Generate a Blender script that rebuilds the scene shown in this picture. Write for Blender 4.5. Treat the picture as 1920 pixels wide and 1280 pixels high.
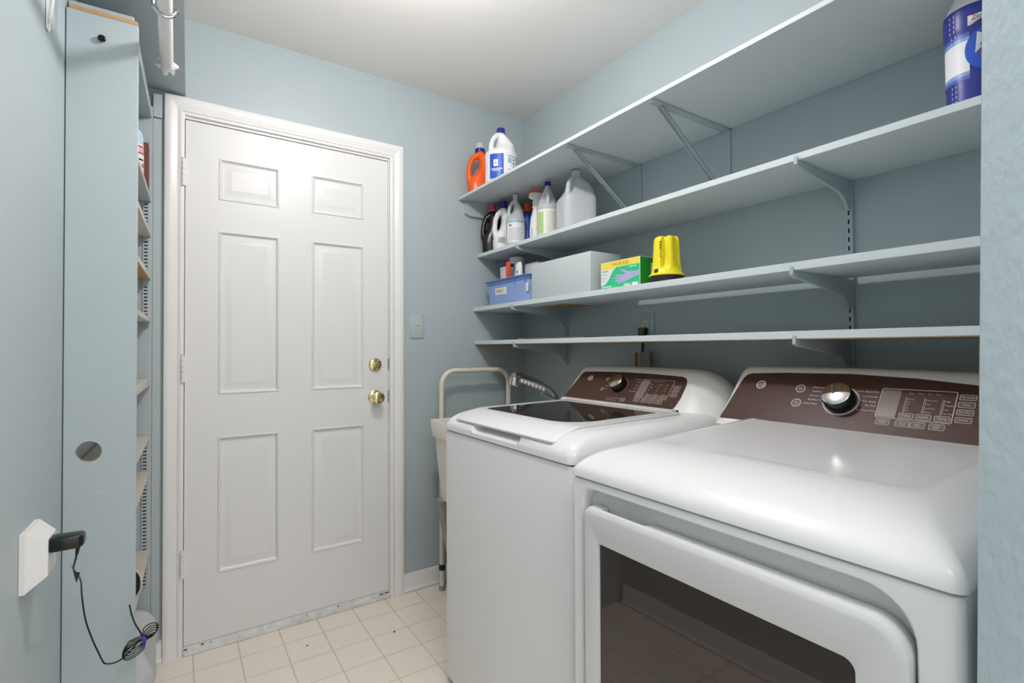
import bpy, bmesh, math, random
from mathutils import Vector, Matrix
random.seed(11)
for o in list(bpy.data.objects):
    bpy.data.objects.remove(o)
sc = bpy.context.scene
COL = sc.collection
V = Vector
PI = math.pi

# ------------------------------------------------------------------ camera, world, light
cd = bpy.data.cameras.new('camera')
cd.sensor_width = 36.0
cd.lens = 36.0 * 942.35 / 1920.0
cd.clip_start = 0.01
cam = bpy.data.objects.new('camera', cd)
COL.objects.link(cam)
_r = V((0.83205433, -0.5546777, -0.00427129))
_u = V((-0.00391789, -0.01357683, 0.99990015))
_f = V((0.55468031, 0.83195451, 0.01346983))
cam.matrix_world = Matrix(((_r.x, _u.x, -_f.x, -1.61672), (_r.y, _u.y, -_f.y, -2.30469), (_r.z, _u.z, -_f.z, 1.16436), (0, 0, 0, 1)))
sc.camera = cam

w = bpy.data.worlds.new('world')
sc.world = w
w.use_nodes = True
w.node_tree.nodes['Background'].inputs[0].default_value = (1.0, 0.985, 0.99, 1)
w.node_tree.nodes['Background'].inputs[1].default_value = 1.55

LAMP = (-1.1, -1.1, 2.29)
LAMP_STRENGTH = 278.0
ld = bpy.data.lights.new('hall_fill', 'AREA')  # added soft fill from the hall side, no fixture behind it
ld.energy = 17
ld.size = 0.9
ld.color = (1.0, 0.99, 0.98)
lo = bpy.data.objects.new('hall_fill', ld)
lo.location = (-1.32, -2.75, 2.42)
COL.objects.link(lo)

vs = sc.view_settings
vs.view_transform = 'Standard'
vs.look = 'None'
vs.exposure = 0.0
vs.gamma = 1.0
vs.use_curve_mapping = False

# ------------------------------------------------------------------ materials
def S(r, g, b):
    return tuple(((c / 255.0) / 12.92 if c / 255.0 <= 0.04045 else ((c / 255.0 + 0.055) / 1.055) ** 2.4) for c in (r, g, b))

def mat(name, rgb, rough=0.5, metal=0.0, spec=0.5, bump=None, var=None, trans=0.0, ior=1.45, emit=0.0, coat=0.0, stretch=None):
    m = bpy.data.materials.new(name)
    m.use_nodes = True
    nt = m.node_tree
    b = nt.nodes['Principled BSDF']
    c = S(*rgb)
    b.inputs['Base Color'].default_value = (*c, 1)
    b.inputs['Roughness'].default_value = rough
    b.inputs['Metallic'].default_value = metal
    b.inputs['Specular IOR Level'].default_value = spec
    b.inputs['IOR'].default_value = ior
    b.inputs['Transmission Weight'].default_value = trans
    if coat:
        b.inputs['Coat Weight'].default_value = coat
        b.inputs['Coat Roughness'].default_value = 0.08
    if emit:
        b.inputs['Emission Color'].default_value = (*c, 1)
        b.inputs['Emission Strength'].default_value = emit
    tc = None
    if bump or var:
        tc = nt.nodes.new('ShaderNodeTexCoord')
        src = tc.outputs['Object']
        if stretch:
            mp = nt.nodes.new('ShaderNodeMapping')
            mp.inputs['Scale'].default_value = stretch
            nt.links.new(src, mp.inputs['Vector'])
            src = mp.outputs['Vector']
    if bump:
        sc_, st_, di_ = bump
        n = nt.nodes.new('ShaderNodeTexNoise')
        n.inputs['Scale'].default_value = sc_
        n.inputs['Detail'].default_value = 5
        bp = nt.nodes.new('ShaderNodeBump')
        bp.inputs['Strength'].default_value = st_
        bp.inputs['Distance'].default_value = di_
        nt.links.new(src, n.inputs['Vector'])
        nt.links.new(n.outputs['Fac'], bp.inputs['Height'])
        nt.links.new(bp.outputs['Normal'], b.inputs['Normal'])
    if var:
        sc_, am_, rgb2 = var
        n = nt.nodes.new('ShaderNodeTexNoise')
        n.inputs['Scale'].default_value = sc_
        n.inputs['Detail'].default_value = 6
        cr = nt.nodes.new('ShaderNodeValToRGB')
        cr.color_ramp.elements[0].position = 0.5 - am_
        cr.color_ramp.elements[1].position = 0.5 + am_
        cr.color_ramp.elements[0].color = (*S(*rgb2), 1)
        cr.color_ramp.elements[1].color = (*c, 1)
        nt.links.new(src, n.inputs['Vector'])
        nt.links.new(n.outputs['Fac'], cr.inputs['Fac'])
        nt.links.new(cr.outputs['Color'], b.inputs['Base Color'])
    return m

PAINT = (175, 187, 190)
M = {}
M['wall'] = mat('wall_paint', PAINT, 0.42, bump=(95, 0.10, 0.003), var=(3.0, 0.3, (172, 184, 187)))
M['knock'] = mat('textured_wall_paint', (177, 190, 196), 0.45, bump=(80, 0.5, 0.005), stretch=(1, 1.5, 0.6))
M['shelf'] = mat('shelf_paint', (207, 215, 217), 0.40, bump=(60, 0.06, 0.002))
M['ceil'] = mat('ceiling_paint', (238, 236, 232), 0.85, bump=(160, 0.2, 0.002))
M['white'] = mat('trim_paint', (232, 231, 229), 0.32, bump=(40, 0.04, 0.001))
M['door'] = mat('door_paint', (226, 226, 225), 0.36, bump=(30, 0.03, 0.001))
M['sill'] = mat('sill_paint', (224, 224, 222), 0.4, var=(30, 0.12, (206, 206, 203)))
M['chip_shade'] = mat('wear_and_shade_black', (28, 27, 26), 0.7)  # black of paint chips, also the painted shade behind slots
M['tile'] = mat('vinyl_tile', (242, 234, 222), 0.38, var=(7, 0.35, (237, 228, 215)))
M['grout'] = mat('tile_joint', (212, 200, 182), 0.7)
M['enamel'] = mat('white_enamel', (228, 228, 228), 0.11, spec=0.5)
M['enamel2'] = mat('cabinet_enamel', (224, 224, 224), 0.30, bump=(420, 0.04, 0.0006))
M['door_enamel'] = mat('door_enamel', (212, 212, 213), 0.14)
M['plastic_w'] = mat('white_plastic', (228, 227, 224), 0.25)
M['brown'] = mat('panel_brown', (78, 55, 48), 0.36, spec=0.28, var=(70, 0.4, (70, 49, 43)))
M['printdim'] = mat('printed_grey', (134, 122, 116), 0.5)
M['disp'] = mat('display_window', (128, 116, 110), 0.25)
M['print'] = mat('printed_white', (214, 204, 197), 0.5)
M['btn'] = mat('button_face', (92, 77, 73), 0.4)
M['chrome'] = mat('chrome', (205, 205, 205), 0.08, metal=1.0)
M['satin'] = mat('satin_nickel', (178, 166, 150), 0.22, metal=1.0)
M['brass'] = mat('brass', (226, 206, 156), 0.10, metal=1.0)
M['black'] = mat('black_plastic', (20, 20, 21), 0.25)
M['blackm'] = mat('black_matte', (24, 23, 22), 0.6)
M['glass'] = mat('lid_glass', (48, 46, 42), 0.03, spec=0.9, ior=1.65)
M['dglass'] = mat('door_glass', (42, 27, 23), 0.03, spec=0.6, ior=1.6)
M['dark'] = mat('dark_gap', (34, 36, 38), 0.8)
M['seam'] = mat('seam_shadow', (48, 46, 46), 0.8)
M['wood'] = mat('bare_wood', (196, 160, 112), 0.6, var=(14, 0.3, (170, 132, 86)), stretch=(1, 6, 1))
M['woodl'] = mat('pale_bare_wood', (214, 188, 150), 0.6, var=(14, 0.3, (196, 168, 128)), stretch=(6, 1, 1))
M['woodd'] = mat('brown_board', (122, 96, 74), 0.6, var=(9, 0.3, (98, 74, 56)), stretch=(6, 1, 1))
M['beige'] = mat('cream_tube', (222, 214, 198), 0.35)
M['tub'] = mat('tub_plastic', (226, 220, 210), 0.4)
M['greyleg'] = mat('grey_leg', (150, 148, 143), 0.5)
M['hdpe'] = mat('milky_plastic', (226, 229, 232), 0.35, trans=0.35, ior=1.3)
M['hdpe2'] = mat('opaque_white_plastic', (236, 235, 233), 0.35)
M['orange'] = mat('orange_plastic', (240, 96, 28), 0.3)
M['orange2'] = mat('orange_cap', (226, 84, 34), 0.35)
M['blue'] = mat('blue_plastic', (36, 74, 184), 0.3)
M['navy'] = mat('navy_cap', (36, 38, 128), 0.35)
M['pink'] = mat('pink_cap', (196, 72, 120), 0.4)
M['labblue'] = mat('label_blue', (46, 88, 190), 0.4)
M['labwhite'] = mat('label_white', (234, 234, 236), 0.45)
M['labink'] = mat('label_ink', (110, 118, 150), 0.5)
M['labgrey'] = mat('label_grey_ink', (168, 172, 178), 0.5)
M['lablight'] = mat('label_light_blue', (150, 190, 204), 0.45)
M['labgreen'] = mat('label_green', (166, 202, 132), 0.45)
M['labcream'] = mat('label_cream', (230, 230, 216), 0.45)
M['red'] = mat('label_red', (196, 62, 48), 0.45)
M['yellow'] = mat('yellow_plastic', (240, 224, 38), 0.33)
M['yellowp'] = mat('yellow_print', (238, 220, 84), 0.45)
M['green'] = mat('carton_green', (44, 190, 128), 0.45)
M['greend'] = mat('carton_side_green', (22, 150, 40), 0.45)
M['lilac'] = mat('printed_glove', (172, 172, 212), 0.5)
M['carton'] = mat('white_carton', (222, 224, 226), 0.5)
M['greybox'] = mat('pale_grey_carton', (190, 199, 200), 0.6)
M['bin'] = mat('blue_bin', (150, 176, 224), 0.35, trans=0.12, ior=1.3)
M['binrim'] = mat('blue_bin_rim', (112, 146, 208), 0.35)
M['paper'] = mat('paper_label', (224, 222, 212), 0.6)
M['ink'] = mat('ink_black', (40, 40, 44), 0.6)
M['inkbrown'] = mat('ink_brown', (178, 92, 30), 0.6)
M['skyblue'] = mat('spray_cap', (186, 214, 228), 0.35)
M['brownbox'] = mat('brown_carton', (110, 62, 48), 0.6)
M['darkbrown'] = mat('dark_pan', (52, 44, 40), 0.45)
M['copper'] = mat('copper_pipe', (150, 86, 56), 0.4, metal=0.6)
M['greyplate'] = mat('grey_plate', (158, 154, 148), 0.6)
M['ivory'] = mat('ivory_plastic', (222, 214, 178), 0.35)
M['platepaint'] = mat('painted_plate', (172, 188, 189), 0.35)
M['twist'] = mat('blue_twist_tie', (60, 72, 158), 0.5)
M['purple'] = mat('lettering_purple', (86, 60, 150), 0.5)
M['cabblue'] = mat('label_deep_blue', (50, 56, 140), 0.35)
M['bulb'] = mat('lamp_globe', (255, 250, 250), 0.5, emit=LAMP_STRENGTH)

# ------------------------------------------------------------------ mesh helpers
class MB:
    def __init__(self):
        self.bm = bmesh.new()

    def add(self, other):
        me = bpy.data.meshes.new('tmp')
        other.to_mesh(me)
        other.free()
        self.bm.from_mesh(me)
        bpy.data.meshes.remove(me)
        return self

    def box(self, x0, x1, y0, y1, z0, z1, bev=0.0, seg=2):
        b = bmesh.new()
        bmesh.ops.create_cube(b, size=1.0)
        for v in b.verts:
            v.co = V(((x0 + x1) / 2 + v.co.x * (x1 - x0), (y0 + y1) / 2 + v.co.y * (y1 - y0), (z0 + z1) / 2 + v.co.z * (z1 - z0)))
        if bev > 0:
            bmesh.ops.bevel(b, geom=list(b.edges), offset=bev, segments=seg, profile=0.5, affect='EDGES')
        return self.add(b)

    def loft(self, rings, cap0=True, cap1=True, close=False):
        bm = self.bm
        rv = [[bm.verts.new(p) for p in r] for r in rings]
        n = len(rv[0])
        k = len(rv)
        for i in range(k if close else k - 1):
            a, b = rv[i], rv[(i + 1) % k]
            for j in range(n):
                bm.faces.new((a[j], a[(j + 1) % n], b[(j + 1) % n], b[j]))
        if not close:
            if cap0:
                bm.faces.new(rv[0][::-1])
            if cap1:
                bm.faces.new(rv[-1])
        return self

    def prism(self, pts, vec):
        pts = [V(p) for p in pts]
        return self.loft([pts, [p + V(vec) for p in pts]])

    def tube(self, path, r, n=12, cap=True):
        path = [V(p) for p in path]
        rs = r if isinstance(r, (list, tuple)) else [r] * len(path)
        t0 = (path[1] - path[0]).normalized()
        up = V((0, 0, 1)) if abs(t0.z) < 0.9 else V((1, 0, 0))
        nx = t0.cross(up).normalized()
        rings = []
        for i, p in enumerate(path):
            if i == 0:
                t = path[1] - path[0]
            elif i == len(path) - 1:
                t = path[-1] - path[-2]
            else:
                t = (path[i + 1] - path[i]).normalized() + (path[i] - path[i - 1]).normalized()
            t.normalize()
            nx = (nx - t * nx.dot(t)).normalized()
            ny = t.cross(nx)
            rings.append([p + (nx * math.cos(a) + ny * math.sin(a)) * rs[i] for a in [2 * PI * j / n for j in range(n)]])
        return self.loft(rings, cap, cap)

    def lathe(self, prof, origin=(0, 0, 0), axis=(0, 0, 1), n=32):
        ax = V(axis).normalized()
        up = V((0, 0, 1)) if abs(ax.z) < 0.9 else V((1, 0, 0))
        e1 = ax.cross(up).normalized()
        e2 = ax.cross(e1)
        o = V(origin)
        rings = [[o + ax * h + (e1 * math.cos(a) + e2 * math.sin(a)) * max(r, 1e-4) for a in [2 * PI * j / n for j in range(n)]] for r, h in prof]
        return self.loft(rings)

    def xf(self, m):
        self.bm.transform(m)
        return self

    def mesh(self, name, smooth=38):
        bm = self.bm
        bmesh.ops.recalc_face_normals(bm, faces=bm.faces)
        me = bpy.data.meshes.new(name)
        bm.to_mesh(me)
        bm.free()
        if smooth:
            me.polygons.foreach_set('use_smooth', [True] * len(me.polygons))
            me.set_sharp_from_angle(angle=math.radians(smooth))
        me.update()
        return me

def wm(o):
    m = o.matrix_basis.copy()
    if o.parent:
        m = wm(o.parent) @ o.matrix_parent_inverse @ m
    return m

def put(name, me, m, parent=None, local=False):
    o = bpy.data.objects.new(name, me)
    if name in ('lettering', 'caption', 'symbol', 'paint_scuff', 'small_print'):
        o['kind'] = 'stuff'
    if m is not None and not me.materials:
        me.materials.append(m)
    COL.objects.link(o)
    if parent:
        o.parent = parent
        if not local:
            o.matrix_parent_inverse = wm(parent).inverted()
    return o

def part(name, mb, m, parent=None, smooth=38, local=False):
    return put(name, mb.mesh(name, smooth), m, parent, local)

def tag(o, label, cat, group=None):
    o['label'] = label
    o['category'] = cat
    if group:
        o['group'] = group
    return o

def thing(name, label, cat, loc=(0, 0, 0), rz=0.0, group=None):
    o = bpy.data.objects.new(name, None)
    o.empty_display_size = 0.05
    COL.objects.link(o)
    o.location = loc
    o.rotation_euler = (0, 0, rz)
    return tag(o, label, cat, group)

def solo(name, mb, m, label, cat, group=None, smooth=38):
    me = mb.mesh(name, smooth)
    xs = [v.co for v in me.vertices]
    c = V(((min(p.x for p in xs) + max(p.x for p in xs)) / 2, (min(p.y for p in xs) + max(p.y for p in xs)) / 2, min(p.z for p in xs)))
    me.transform(Matrix.Translation(-c))
    o = put(name, me, m)
    o.location = c
    return tag(o, label, cat, group)

def struct(name, mb, m, label=None, smooth=38):
    o = part(name, mb, m, None, smooth)
    o['kind'] = 'structure'
    if label:
        o['label'] = label
    return o

def bake(o):
    dg = bpy.context.evaluated_depsgraph_get()
    me = bpy.data.meshes.new_from_object(o.evaluated_get(dg))
    old = o.data
    o.modifiers.clear()
    o.data = me
    me.name = old.name
    return o

def cut(o, cutter_mb, smooth=38):
    c = bpy.data.objects.new('cutter', cutter_mb.mesh('cutter', 0))
    COL.objects.link(c)
    md = o.modifiers.new('cut', 'BOOLEAN')
    md.operation = 'DIFFERENCE'
    md.solver = 'EXACT'
    md.object = c
    bpy.context.view_layer.update()
    bake(o)
    bpy.data.objects.remove(c)
    if smooth:
        o.data.polygons.foreach_set('use_smooth', [True] * len(o.data.polygons))
        o.data.set_sharp_from_angle(angle=math.radians(smooth))
    return o

def melt(mb, voxel=0.003, it=6):
    me = mb.mesh('melt', 0)
    o = bpy.data.objects.new('melt', me)
    COL.objects.link(o)
    r = o.modifiers.new('r', 'REMESH')
    r.mode = 'VOXEL'
    r.voxel_size = voxel
    s = o.modifiers.new('s', 'SMOOTH')
    s.factor = 0.5
    s.iterations = it
    bpy.context.view_layer.update()
    dg = bpy.context.evaluated_depsgraph_get()
    m2 = bpy.data.meshes.new_from_object(o.evaluated_get(dg))
    bpy.data.objects.remove(o)
    m2.polygons.foreach_set('use_smooth', [True] * len(m2.polygons))
    return m2

def rrect(a0, a1, b0, b1, r, n=6):
    """rounded rectangle as (a, b) pairs; r may be 4 radii (a0b0, a1b0, a1b1, a0b1)"""
    rs = r if isinstance(r, (list, tuple)) else [r] * 4
    out = []
    cs = [(a0 + rs[0], b0 + rs[0], PI, rs[0]), (a1 - rs[1], b0 + rs[1], 1.5 * PI, rs[1]), (a1 - rs[2], b1 - rs[2], 0, rs[2]), (a0 + rs[3], b1 - rs[3], 0.5 * PI, rs[3])]
    for ca, cb, t, rr in cs:
        for i in range(n + 1):
            a = t + 0.5 * PI * i / n
            out.append((ca + rr * math.cos(a), cb + rr * math.sin(a)))
    return out

def text_into(mb, s, size, origin, right, up, align='LEFT', shear=0.0, squash=1.0):
    cu = bpy.data.curves.new('t', 'FONT')
    cu.body = s
    cu.size = size
    cu.align_x = align
    cu.align_y = 'CENTER'
    cu.shear = shear
    cu.resolution_u = 2
    o = bpy.data.objects.new('t', cu)
    COL.objects.link(o)
    bpy.context.view_layer.update()
    dg = bpy.context.evaluated_depsgraph_get()
    me = bpy.data.meshes.new_from_object(o.evaluated_get(dg))
    bpy.data.objects.remove(o)
    bpy.data.curves.remove(cu)
    R, U, O = V(right), V(up), V(origin)
    for v in me.vertices:
        v.co = O + R * (v.co.x * squash) + U * v.co.y
    mb.bm.from_mesh(me)
    bpy.data.meshes.remove(me)

# ------------------------------------------------------------------ room shell
CEIL = 2.446
SK = 0.03                                     # the left wall runs 1.7 degrees out of square
def lx(y, d=0.0):
    return -1.835 + SK * y + d

# floor: joint-coloured bed with separate vinyl tiles
fl = struct('floor', MB().box(-2.2, 0.1, -4.4, 0.1, -0.05, -0.0015), M['grout'], 'cream vinyl tile floor')
TS = 0.1507
TX, TY = -1.41147, -0.13812
g = 0.0020
def tile_mesh(w_, h_):
    b = MB().box(g, w_ - g, g, h_ - g, -0.0015, 0.0, 0.0007, 1)
    me = b.mesh('tile', 0)
    me.materials.append(M['tile'])
    return me
full = tile_mesh(TS, TS)
edge_h = -0.0005 - TY
edge = tile_mesh(TS, edge_h)
for i in range(-3, 7):
    for j in range(0, 22):
        o = bpy.data.objects.new('tile', edge if j == 0 else full)
        COL.objects.link(o)
        o.parent = fl
        o.location = (TX + i * TS, TY if j == 0 else TY - j * TS, 0)
for j in range(0, 16):
    yb = TY if j == 0 else TY - j * TS
    x1 = TX - 3 * TS
    x0 = lx(yb, 0.003)
    if x1 - x0 > 0.01:
        o = bpy.data.objects.new('tile', tile_mesh(x1 - x0, edge_h if j == 0 else TS))
        COL.objects.link(o)
        o.parent = fl
        o.location = (x0, yb, 0)

struct('ceiling', MB().box(-2.2, 0.1, -4.4, 0.1, CEIL, CEIL + 0.06), M['ceil'], 'warm white painted ceiling')
wb = MB()
wb.box(-2.1, -1.600, 0.0, 0.12, 0, CEIL)
wb.box(-0.780, 0.1, 0.0, 0.12, 0, CEIL)
wb.box(-1.600, -0.780, 0.0, 0.12, 2.068, CEIL)
struct('wall_back', wb, M['wall'], 'blue-grey painted wall with the white door')
struct('wall_right', MB().box(0.0, 0.1, -2.35, 0.0, 0, CEIL), M['wall'], 'blue-grey painted wall behind the shelves and appliances')
struct('wall_left', MB().prism([(lx(0.0), 0.0, 0), (lx(-4.4), -4.4, 0), (lx(-4.4) - 0.1, -4.4, 0), (lx(0.0) - 0.1, 0.0, 0)], (0, 0, CEIL)), M['wall'], 'blue-grey painted wall at the left')
# stub wall at the right edge, its arris slightly out of plumb
PX = -0.905
def ya(z):
    return -2.1365 + (1.28 - z) * 0.018
pa = MB()
rings = []
for z in (0.0, 0.8, 1.6, CEIL):
    y0 = ya(z)
    rings.append([V((PX + 0.004, y0, z)), V((PX + 0.0012, y0 - 0.0012, z)), V((PX, y0 - 0.004, z)), V((PX, y0 - 0.13, z)), V((0.05, y0 - 0.13, z)), V((0.05, y0, z))])
pa.loft(rings)
struct('wall_front', pa, M['knock'], 'rough trowelled blue-grey stub wall at the right edge')

# ------------------------------------------------------------------ door, casing, sill, baseboards
XL, XR, ZB, ZT = -1.592, -0.787, 0.0335, 2.052
pan = [(-1.476, -1.257, 1.757, 1.920), (-1.127, -0.898, 1.761, 1.930), (-1.482, -1.258, 0.985, 1.636), (-1.128, -0.901, 0.989, 1.636), (-1.485, -1.262, 0.284, 0.819), (-1.132, -0.905, 0.284, 0.820)]
colx = [(-1.481, -1.2585), (-1.129, -0.9015)]
rowz = [(0.284, 0.8195), (0.987, 1.636), (1.759, 1.926)]
xs = [XL, colx[0][0], colx[0][1], colx[1][0], colx[1][1], XR]
zs = [ZB, rowz[0][0], rowz[0][1], rowz[1][0], rowz[1][1], rowz[2][0], rowz[2][1], ZT]
YF = -0.002
db = MB()
bm = db.bm
gv = [[bm.verts.new((x, YF, z)) for z in zs] for x in xs]
for i in range(5):
    for j in range(7):
        if i in (1, 3) and j in (1, 3, 5):
            continue
        bm.faces.new((gv[i][j], gv[i + 1][j], gv[i + 1][j + 1], gv[i][j + 1]))
db.box(XL, XR, 0.012, 0.044, ZB, ZT)
for a, b in (((XL, ZB), (XR, ZB)), ((XR, ZB), (XR, ZT)), ((XR, ZT), (XL, ZT)), ((XL, ZT), (XL, ZB))):
    vsx = [bm.verts.new((p[0], y, p[1])) for p, y in ((a, YF), (b, YF), (b, 0.012), (a, 0.012))]
    bm.faces.new(vsx)
door = struct('door_1', db, M['door'], 'white six-panel door with two brass knobs')
tag(door, 'white six-panel door with two brass fittings', 'door')
def rect(x0, x1, z0, z1, d, y):
    return [V((x0 + d, y, z0 + d)), V((x1 - d, y, z0 + d)), V((x1 - d, y, z1 - d)), V((x0 + d, y, z1 - d))]
for (x0, x1) in colx:
    for (z0, z1) in rowz:
        p = MB().loft([rect(x0, x1, z0, z1, d, YF + y) for d, y in ((0, 0), (0.0025, -0.0035), (0.006, -0.0035), (0.010, 0.004), (0.014, 0.0075), (0.019, 0.0075), (0.044, -0.001), (0.047, -0.001))], False, True)
        part('panel', p, M['door'], door, 20)
for zc in (1.845, 1.091, 0.3475):
    h = MB()
    for k in range(5):
        h.lathe([(0.0, 0), (0.0066, 0.0006), (0.0066, 0.0202), (0, 0.0206)], (-1.5985, -0.0155, zc - 0.052 + k * 0.0208), n=14)
    h.lathe([(0.0, 0), (0.004, 0.001), (0.005, 0.004), (0, 0.006)], (-1.5985, -0.0155, zc + 0.052), n=12)
    h.box(-1.600, -1.588, -0.010, -0.0025, zc - 0.051, zc + 0.051)
    part('hinge', h, M['white'], door)
def knob(z, prof, nm):
    k = MB().lathe(prof, (-0.8495, YF, z), (0, -1, 0), 36)
    return part(nm, k, M['brass'], door)
kb = knob(0.941, [(0.0, 0), (0.032, 0.0), (0.032, 0.004), (0.026, 0.008), (0.013, 0.011), (0.011, 0.028), (0.018, 0.034), (0.0265, 0.042), (0.0285, 0.050), (0.026, 0.058), (0.018, 0.063), (0.006, 0.064), (0.0, 0.064)], 'knob')
part('keyhole', MB().box(-0.8515, -0.8475, YF - 0.0658, YF - 0.0635, 0.934, 0.948, 0.0006, 1), M['satin'], kb)
dbolt = knob(1.092, [(0.0, 0), (0.031, 0.0), (0.031, 0.005), (0.027, 0.012), (0.016, 0.016), (0.0, 0.017)], 'deadbolt')
part('thumb_turn', MB().box(-0.866, -0.833, YF - 0.031, YF - 0.015, 1.0855, 1.0985, 0.004, 3), M['brass'], dbolt)
for z in (0.941, 1.092):
    part('strike_gap', MB().box(-0.7868, -0.7835, -0.0035, 0.003, z - 0.028, z + 0.028), M['chip_shade'], door)

# casing, mitred, as three profiled pieces
PR = [(0.0, 0.0), (0.0, 0.010), (0.004, 0.0125), (0.010, 0.0125), (0.013, 0.016), (0.022, 0.0125), (0.027, 0.015), (0.036, 0.0165), (0.044, 0.019), (0.060, 0.020), (0.064, 0.018), (0.064, 0.0)]
CI_L, CI_R, CI_T = -1.5945, -0.7785, 2.068
def leg_ring(z, s, x, mit):
    return [V((x + s * a, -b - 0.0003, z + (a if mit else 0))) for a, b in PR]
struct('trim_1', MB().loft([leg_ring(0.0, -1, CI_L, False), leg_ring(CI_T, -1, CI_L, True)]), M['white'], 'white moulded door casing at the hinge side')
struct('trim_2', MB().loft([leg_ring(0.0, 1, CI_R, False), leg_ring(CI_T, 1, CI_R, True)]), M['white'], 'white moulded door casing at the knob side')
struct('trim_3', MB().loft([[V((CI_L - a, -b - 0.0003, CI_T + a)) for a, b in PR], [V((CI_R + a, -b - 0.0003, CI_T + a)) for a, b in PR]]), M['white'], 'white moulded head casing above the door')
jm = MB()
jm.box(-1.600, -1.5955, -0.0003, 0.10, 0.0, 2.068)
jm.box(-0.7845, -0.780, -0.0003, 0.10, 0.0, 2.068)
jm.box(-1.5955, -0.7845, -0.0003, 0.10, 2.0575, 2.068)
jm.box(-1.5955, -0.7845, 0.045, 0.10, 0.03, 2.0575)
struct('trim_4', jm, M['white'], 'white door jamb')
sl = MB()
sl.prism([(-1.5935, -0.016, 0.0), (-1.5935, -0.019, 0.004), (-1.5935, -0.017, 0.017), (-1.5935, -0.008, 0.020), (-1.5935, -0.006, 0.0245), (-1.5935, -0.004, 0.0322), (-1.5935, 0.045, 0.0328), (-1.5935, 0.045, 0.0)], (0.814, 0, 0))
sill = struct('trim_5', sl, M['sill'], 'worn painted door sill with chipped edge')
for x, wd, z in [(-1.592, 0.012, 0.0215), (-1.535, 0.010, 0.0255), (-1.505, 0.004, 0.0255), (-1.15, 0.004, 0.0215), (-0.83, 0.018, 0.0235), (-0.805, 0.020, 0.0245), (-1.02, 0.006, 0.0235)]:
    part('paint_chip', MB().box(x, x + wd, -0.0092, -0.0052, z - 0.0012, z + 0.0022, 0.0008, 1), M['chip_shade'], sill)

def baseboard(name, p0, p1, n, label):
    prof = [(0.0, 0.0), (0.017, 0.0), (0.020, 0.004), (0.020, 0.010), (0.013, 0.017), (0.0115, 0.019), (0.0115, 0.062), (0.009, 0.070), (0.006, 0.076), (0.006, 0.082), (0.0, 0.085)]
    r = []
    for p in (p0, p1):
        r.append([V((p[0] + n[0] * (a + 0.0004), p[1] + n[1] * (a + 0.0004), b)) for a, b in prof])
    return struct(name, MB().loft(r), M['white'], label)
baseboard('baseboard_back', (-0.7135, 0), (-0.001, 0), (0, -1), 'white baseboard right of the door')
baseboard('baseboard_corner', (-1.697, 0), (-1.6595, 0), (0, -1), 'short piece of white baseboard left of the door')
baseboard('baseboard_left', (lx(-0.66), -0.66), (lx(-4.3), -4.3), (1, -SK), 'white baseboard along the left wall')

# ------------------------------------------------------------------ ceiling lamp (out of frame, lights the room)
lamp = thing('ceiling_lamp', 'round ceiling lamp with a small glowing globe in the middle of the room', 'lamp', (LAMP[0], LAMP[1], CEIL))
part('lamp_base', MB().lathe([(0, 0), (0.06, 0), (0.062, -0.012), (0.03, -0.03), (0.022, -0.10), (0, -0.10)], (LAMP[0], LAMP[1], CEIL - 0.0005)), M['white'], lamp)
part('globe', MB().lathe([(0.05 * math.sin(a), -0.05 * math.cos(a)) for a in [PI * i / 16 for i in range(17)]], LAMP, n=24), M['bulb'], lamp)

# ------------------------------------------------------------------ right-hand shelves
YE = -2.128
SH = {1: (-0.408, 1.931, 1.945, 0.001), 2: (-0.2985, 1.6420, 1.6605, 0.001), 3: (-0.325, 1.3575, 1.3785, 0.039), 4: (-0.316, 1.1850, 1.205, 0.036)}
lab = {1: 'deep topmost blue-grey shelf board carrying the orange and the blue-labelled jug', 2: 'second blue-grey shelf board from the top, carrying the row of bottles',
       3: 'third blue-grey shelf board from the top, carrying the bin and cartons', 4: 'lowest blue-grey shelf board, just above the washer and dryer, bare wood below'}
for k, (xf, z0, z1, gap) in SH.items():
    b = MB().box(xf, -gap, YE, -0.0015, z0, z1, 0.0012, 1)
    t = solo('wall_shelf', b, M['shelf'], lab[k], 'shelf', 'painted shelf boards on the right wall')
    if k == 4:
        part('raw_underside', MB().box(xf + 0.0015, -0.045, YE + 0.002, -0.0025, z0 - 0.0012, z0 - 0.0002), M['wood'], t)
    if k == 3:
        part('raw_patch', MB().box(-0.22, -0.06, -0.62, -0.42, z0 - 0.001, z0 - 0.0002), M['wood'], t)

ldg = MB().prism([(-0.376, -0.0005, 1.9305), (-0.376, -0.0005, 1.862), (-0.350, -0.0005, 1.853), (-0.001, -0.0005, 1.853), (-0.001, -0.0005, 1.9305)], (0, -0.019, 0))
solo('shelf_cleat', ldg, M['wall'], 'blue-grey wood cleat on the back wall under the left end of the topmost shelf', 'cleat')

# slotted wall standards
def standard(yc, z0, z1, label):
    w2 = 0.0085
    t = thing('shelf_standard', label, 'shelf standard', (-0.006, yc, z0))
    b = MB()
    for s in (-1, 1):
        b.box(-0.013, -0.0005, yc + s * w2 - 0.0012, yc + s * w2 + 0.0012, z0, z1)
        b.box(-0.0135, -0.012, min(yc + s * w2, yc + s * 0.0022), max(yc + s * w2, yc + s * 0.0022), z0, z1)
    z = z0
    pitch = 0.0254
    while z < z1 - 0.004:
        b.box(-0.0135, -0.012, yc - 0.0023, yc + 0.0023, z, min(z + 0.012, z1))
        z += pitch
    part('rail', b, M['wall'], t, 30)
    part('slot_shade', MB().box(-0.0095, -0.008, yc - 0.007, yc + 0.007, z0 + 0.002, z1 - 0.002), M['chip_shade'], t)  # dark backing plate, painted as the shade inside the slots
standard(-0.375, 1.082, 1.6410, 'slotted blue-grey steel standard at the left, behind the carton and bin')
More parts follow.
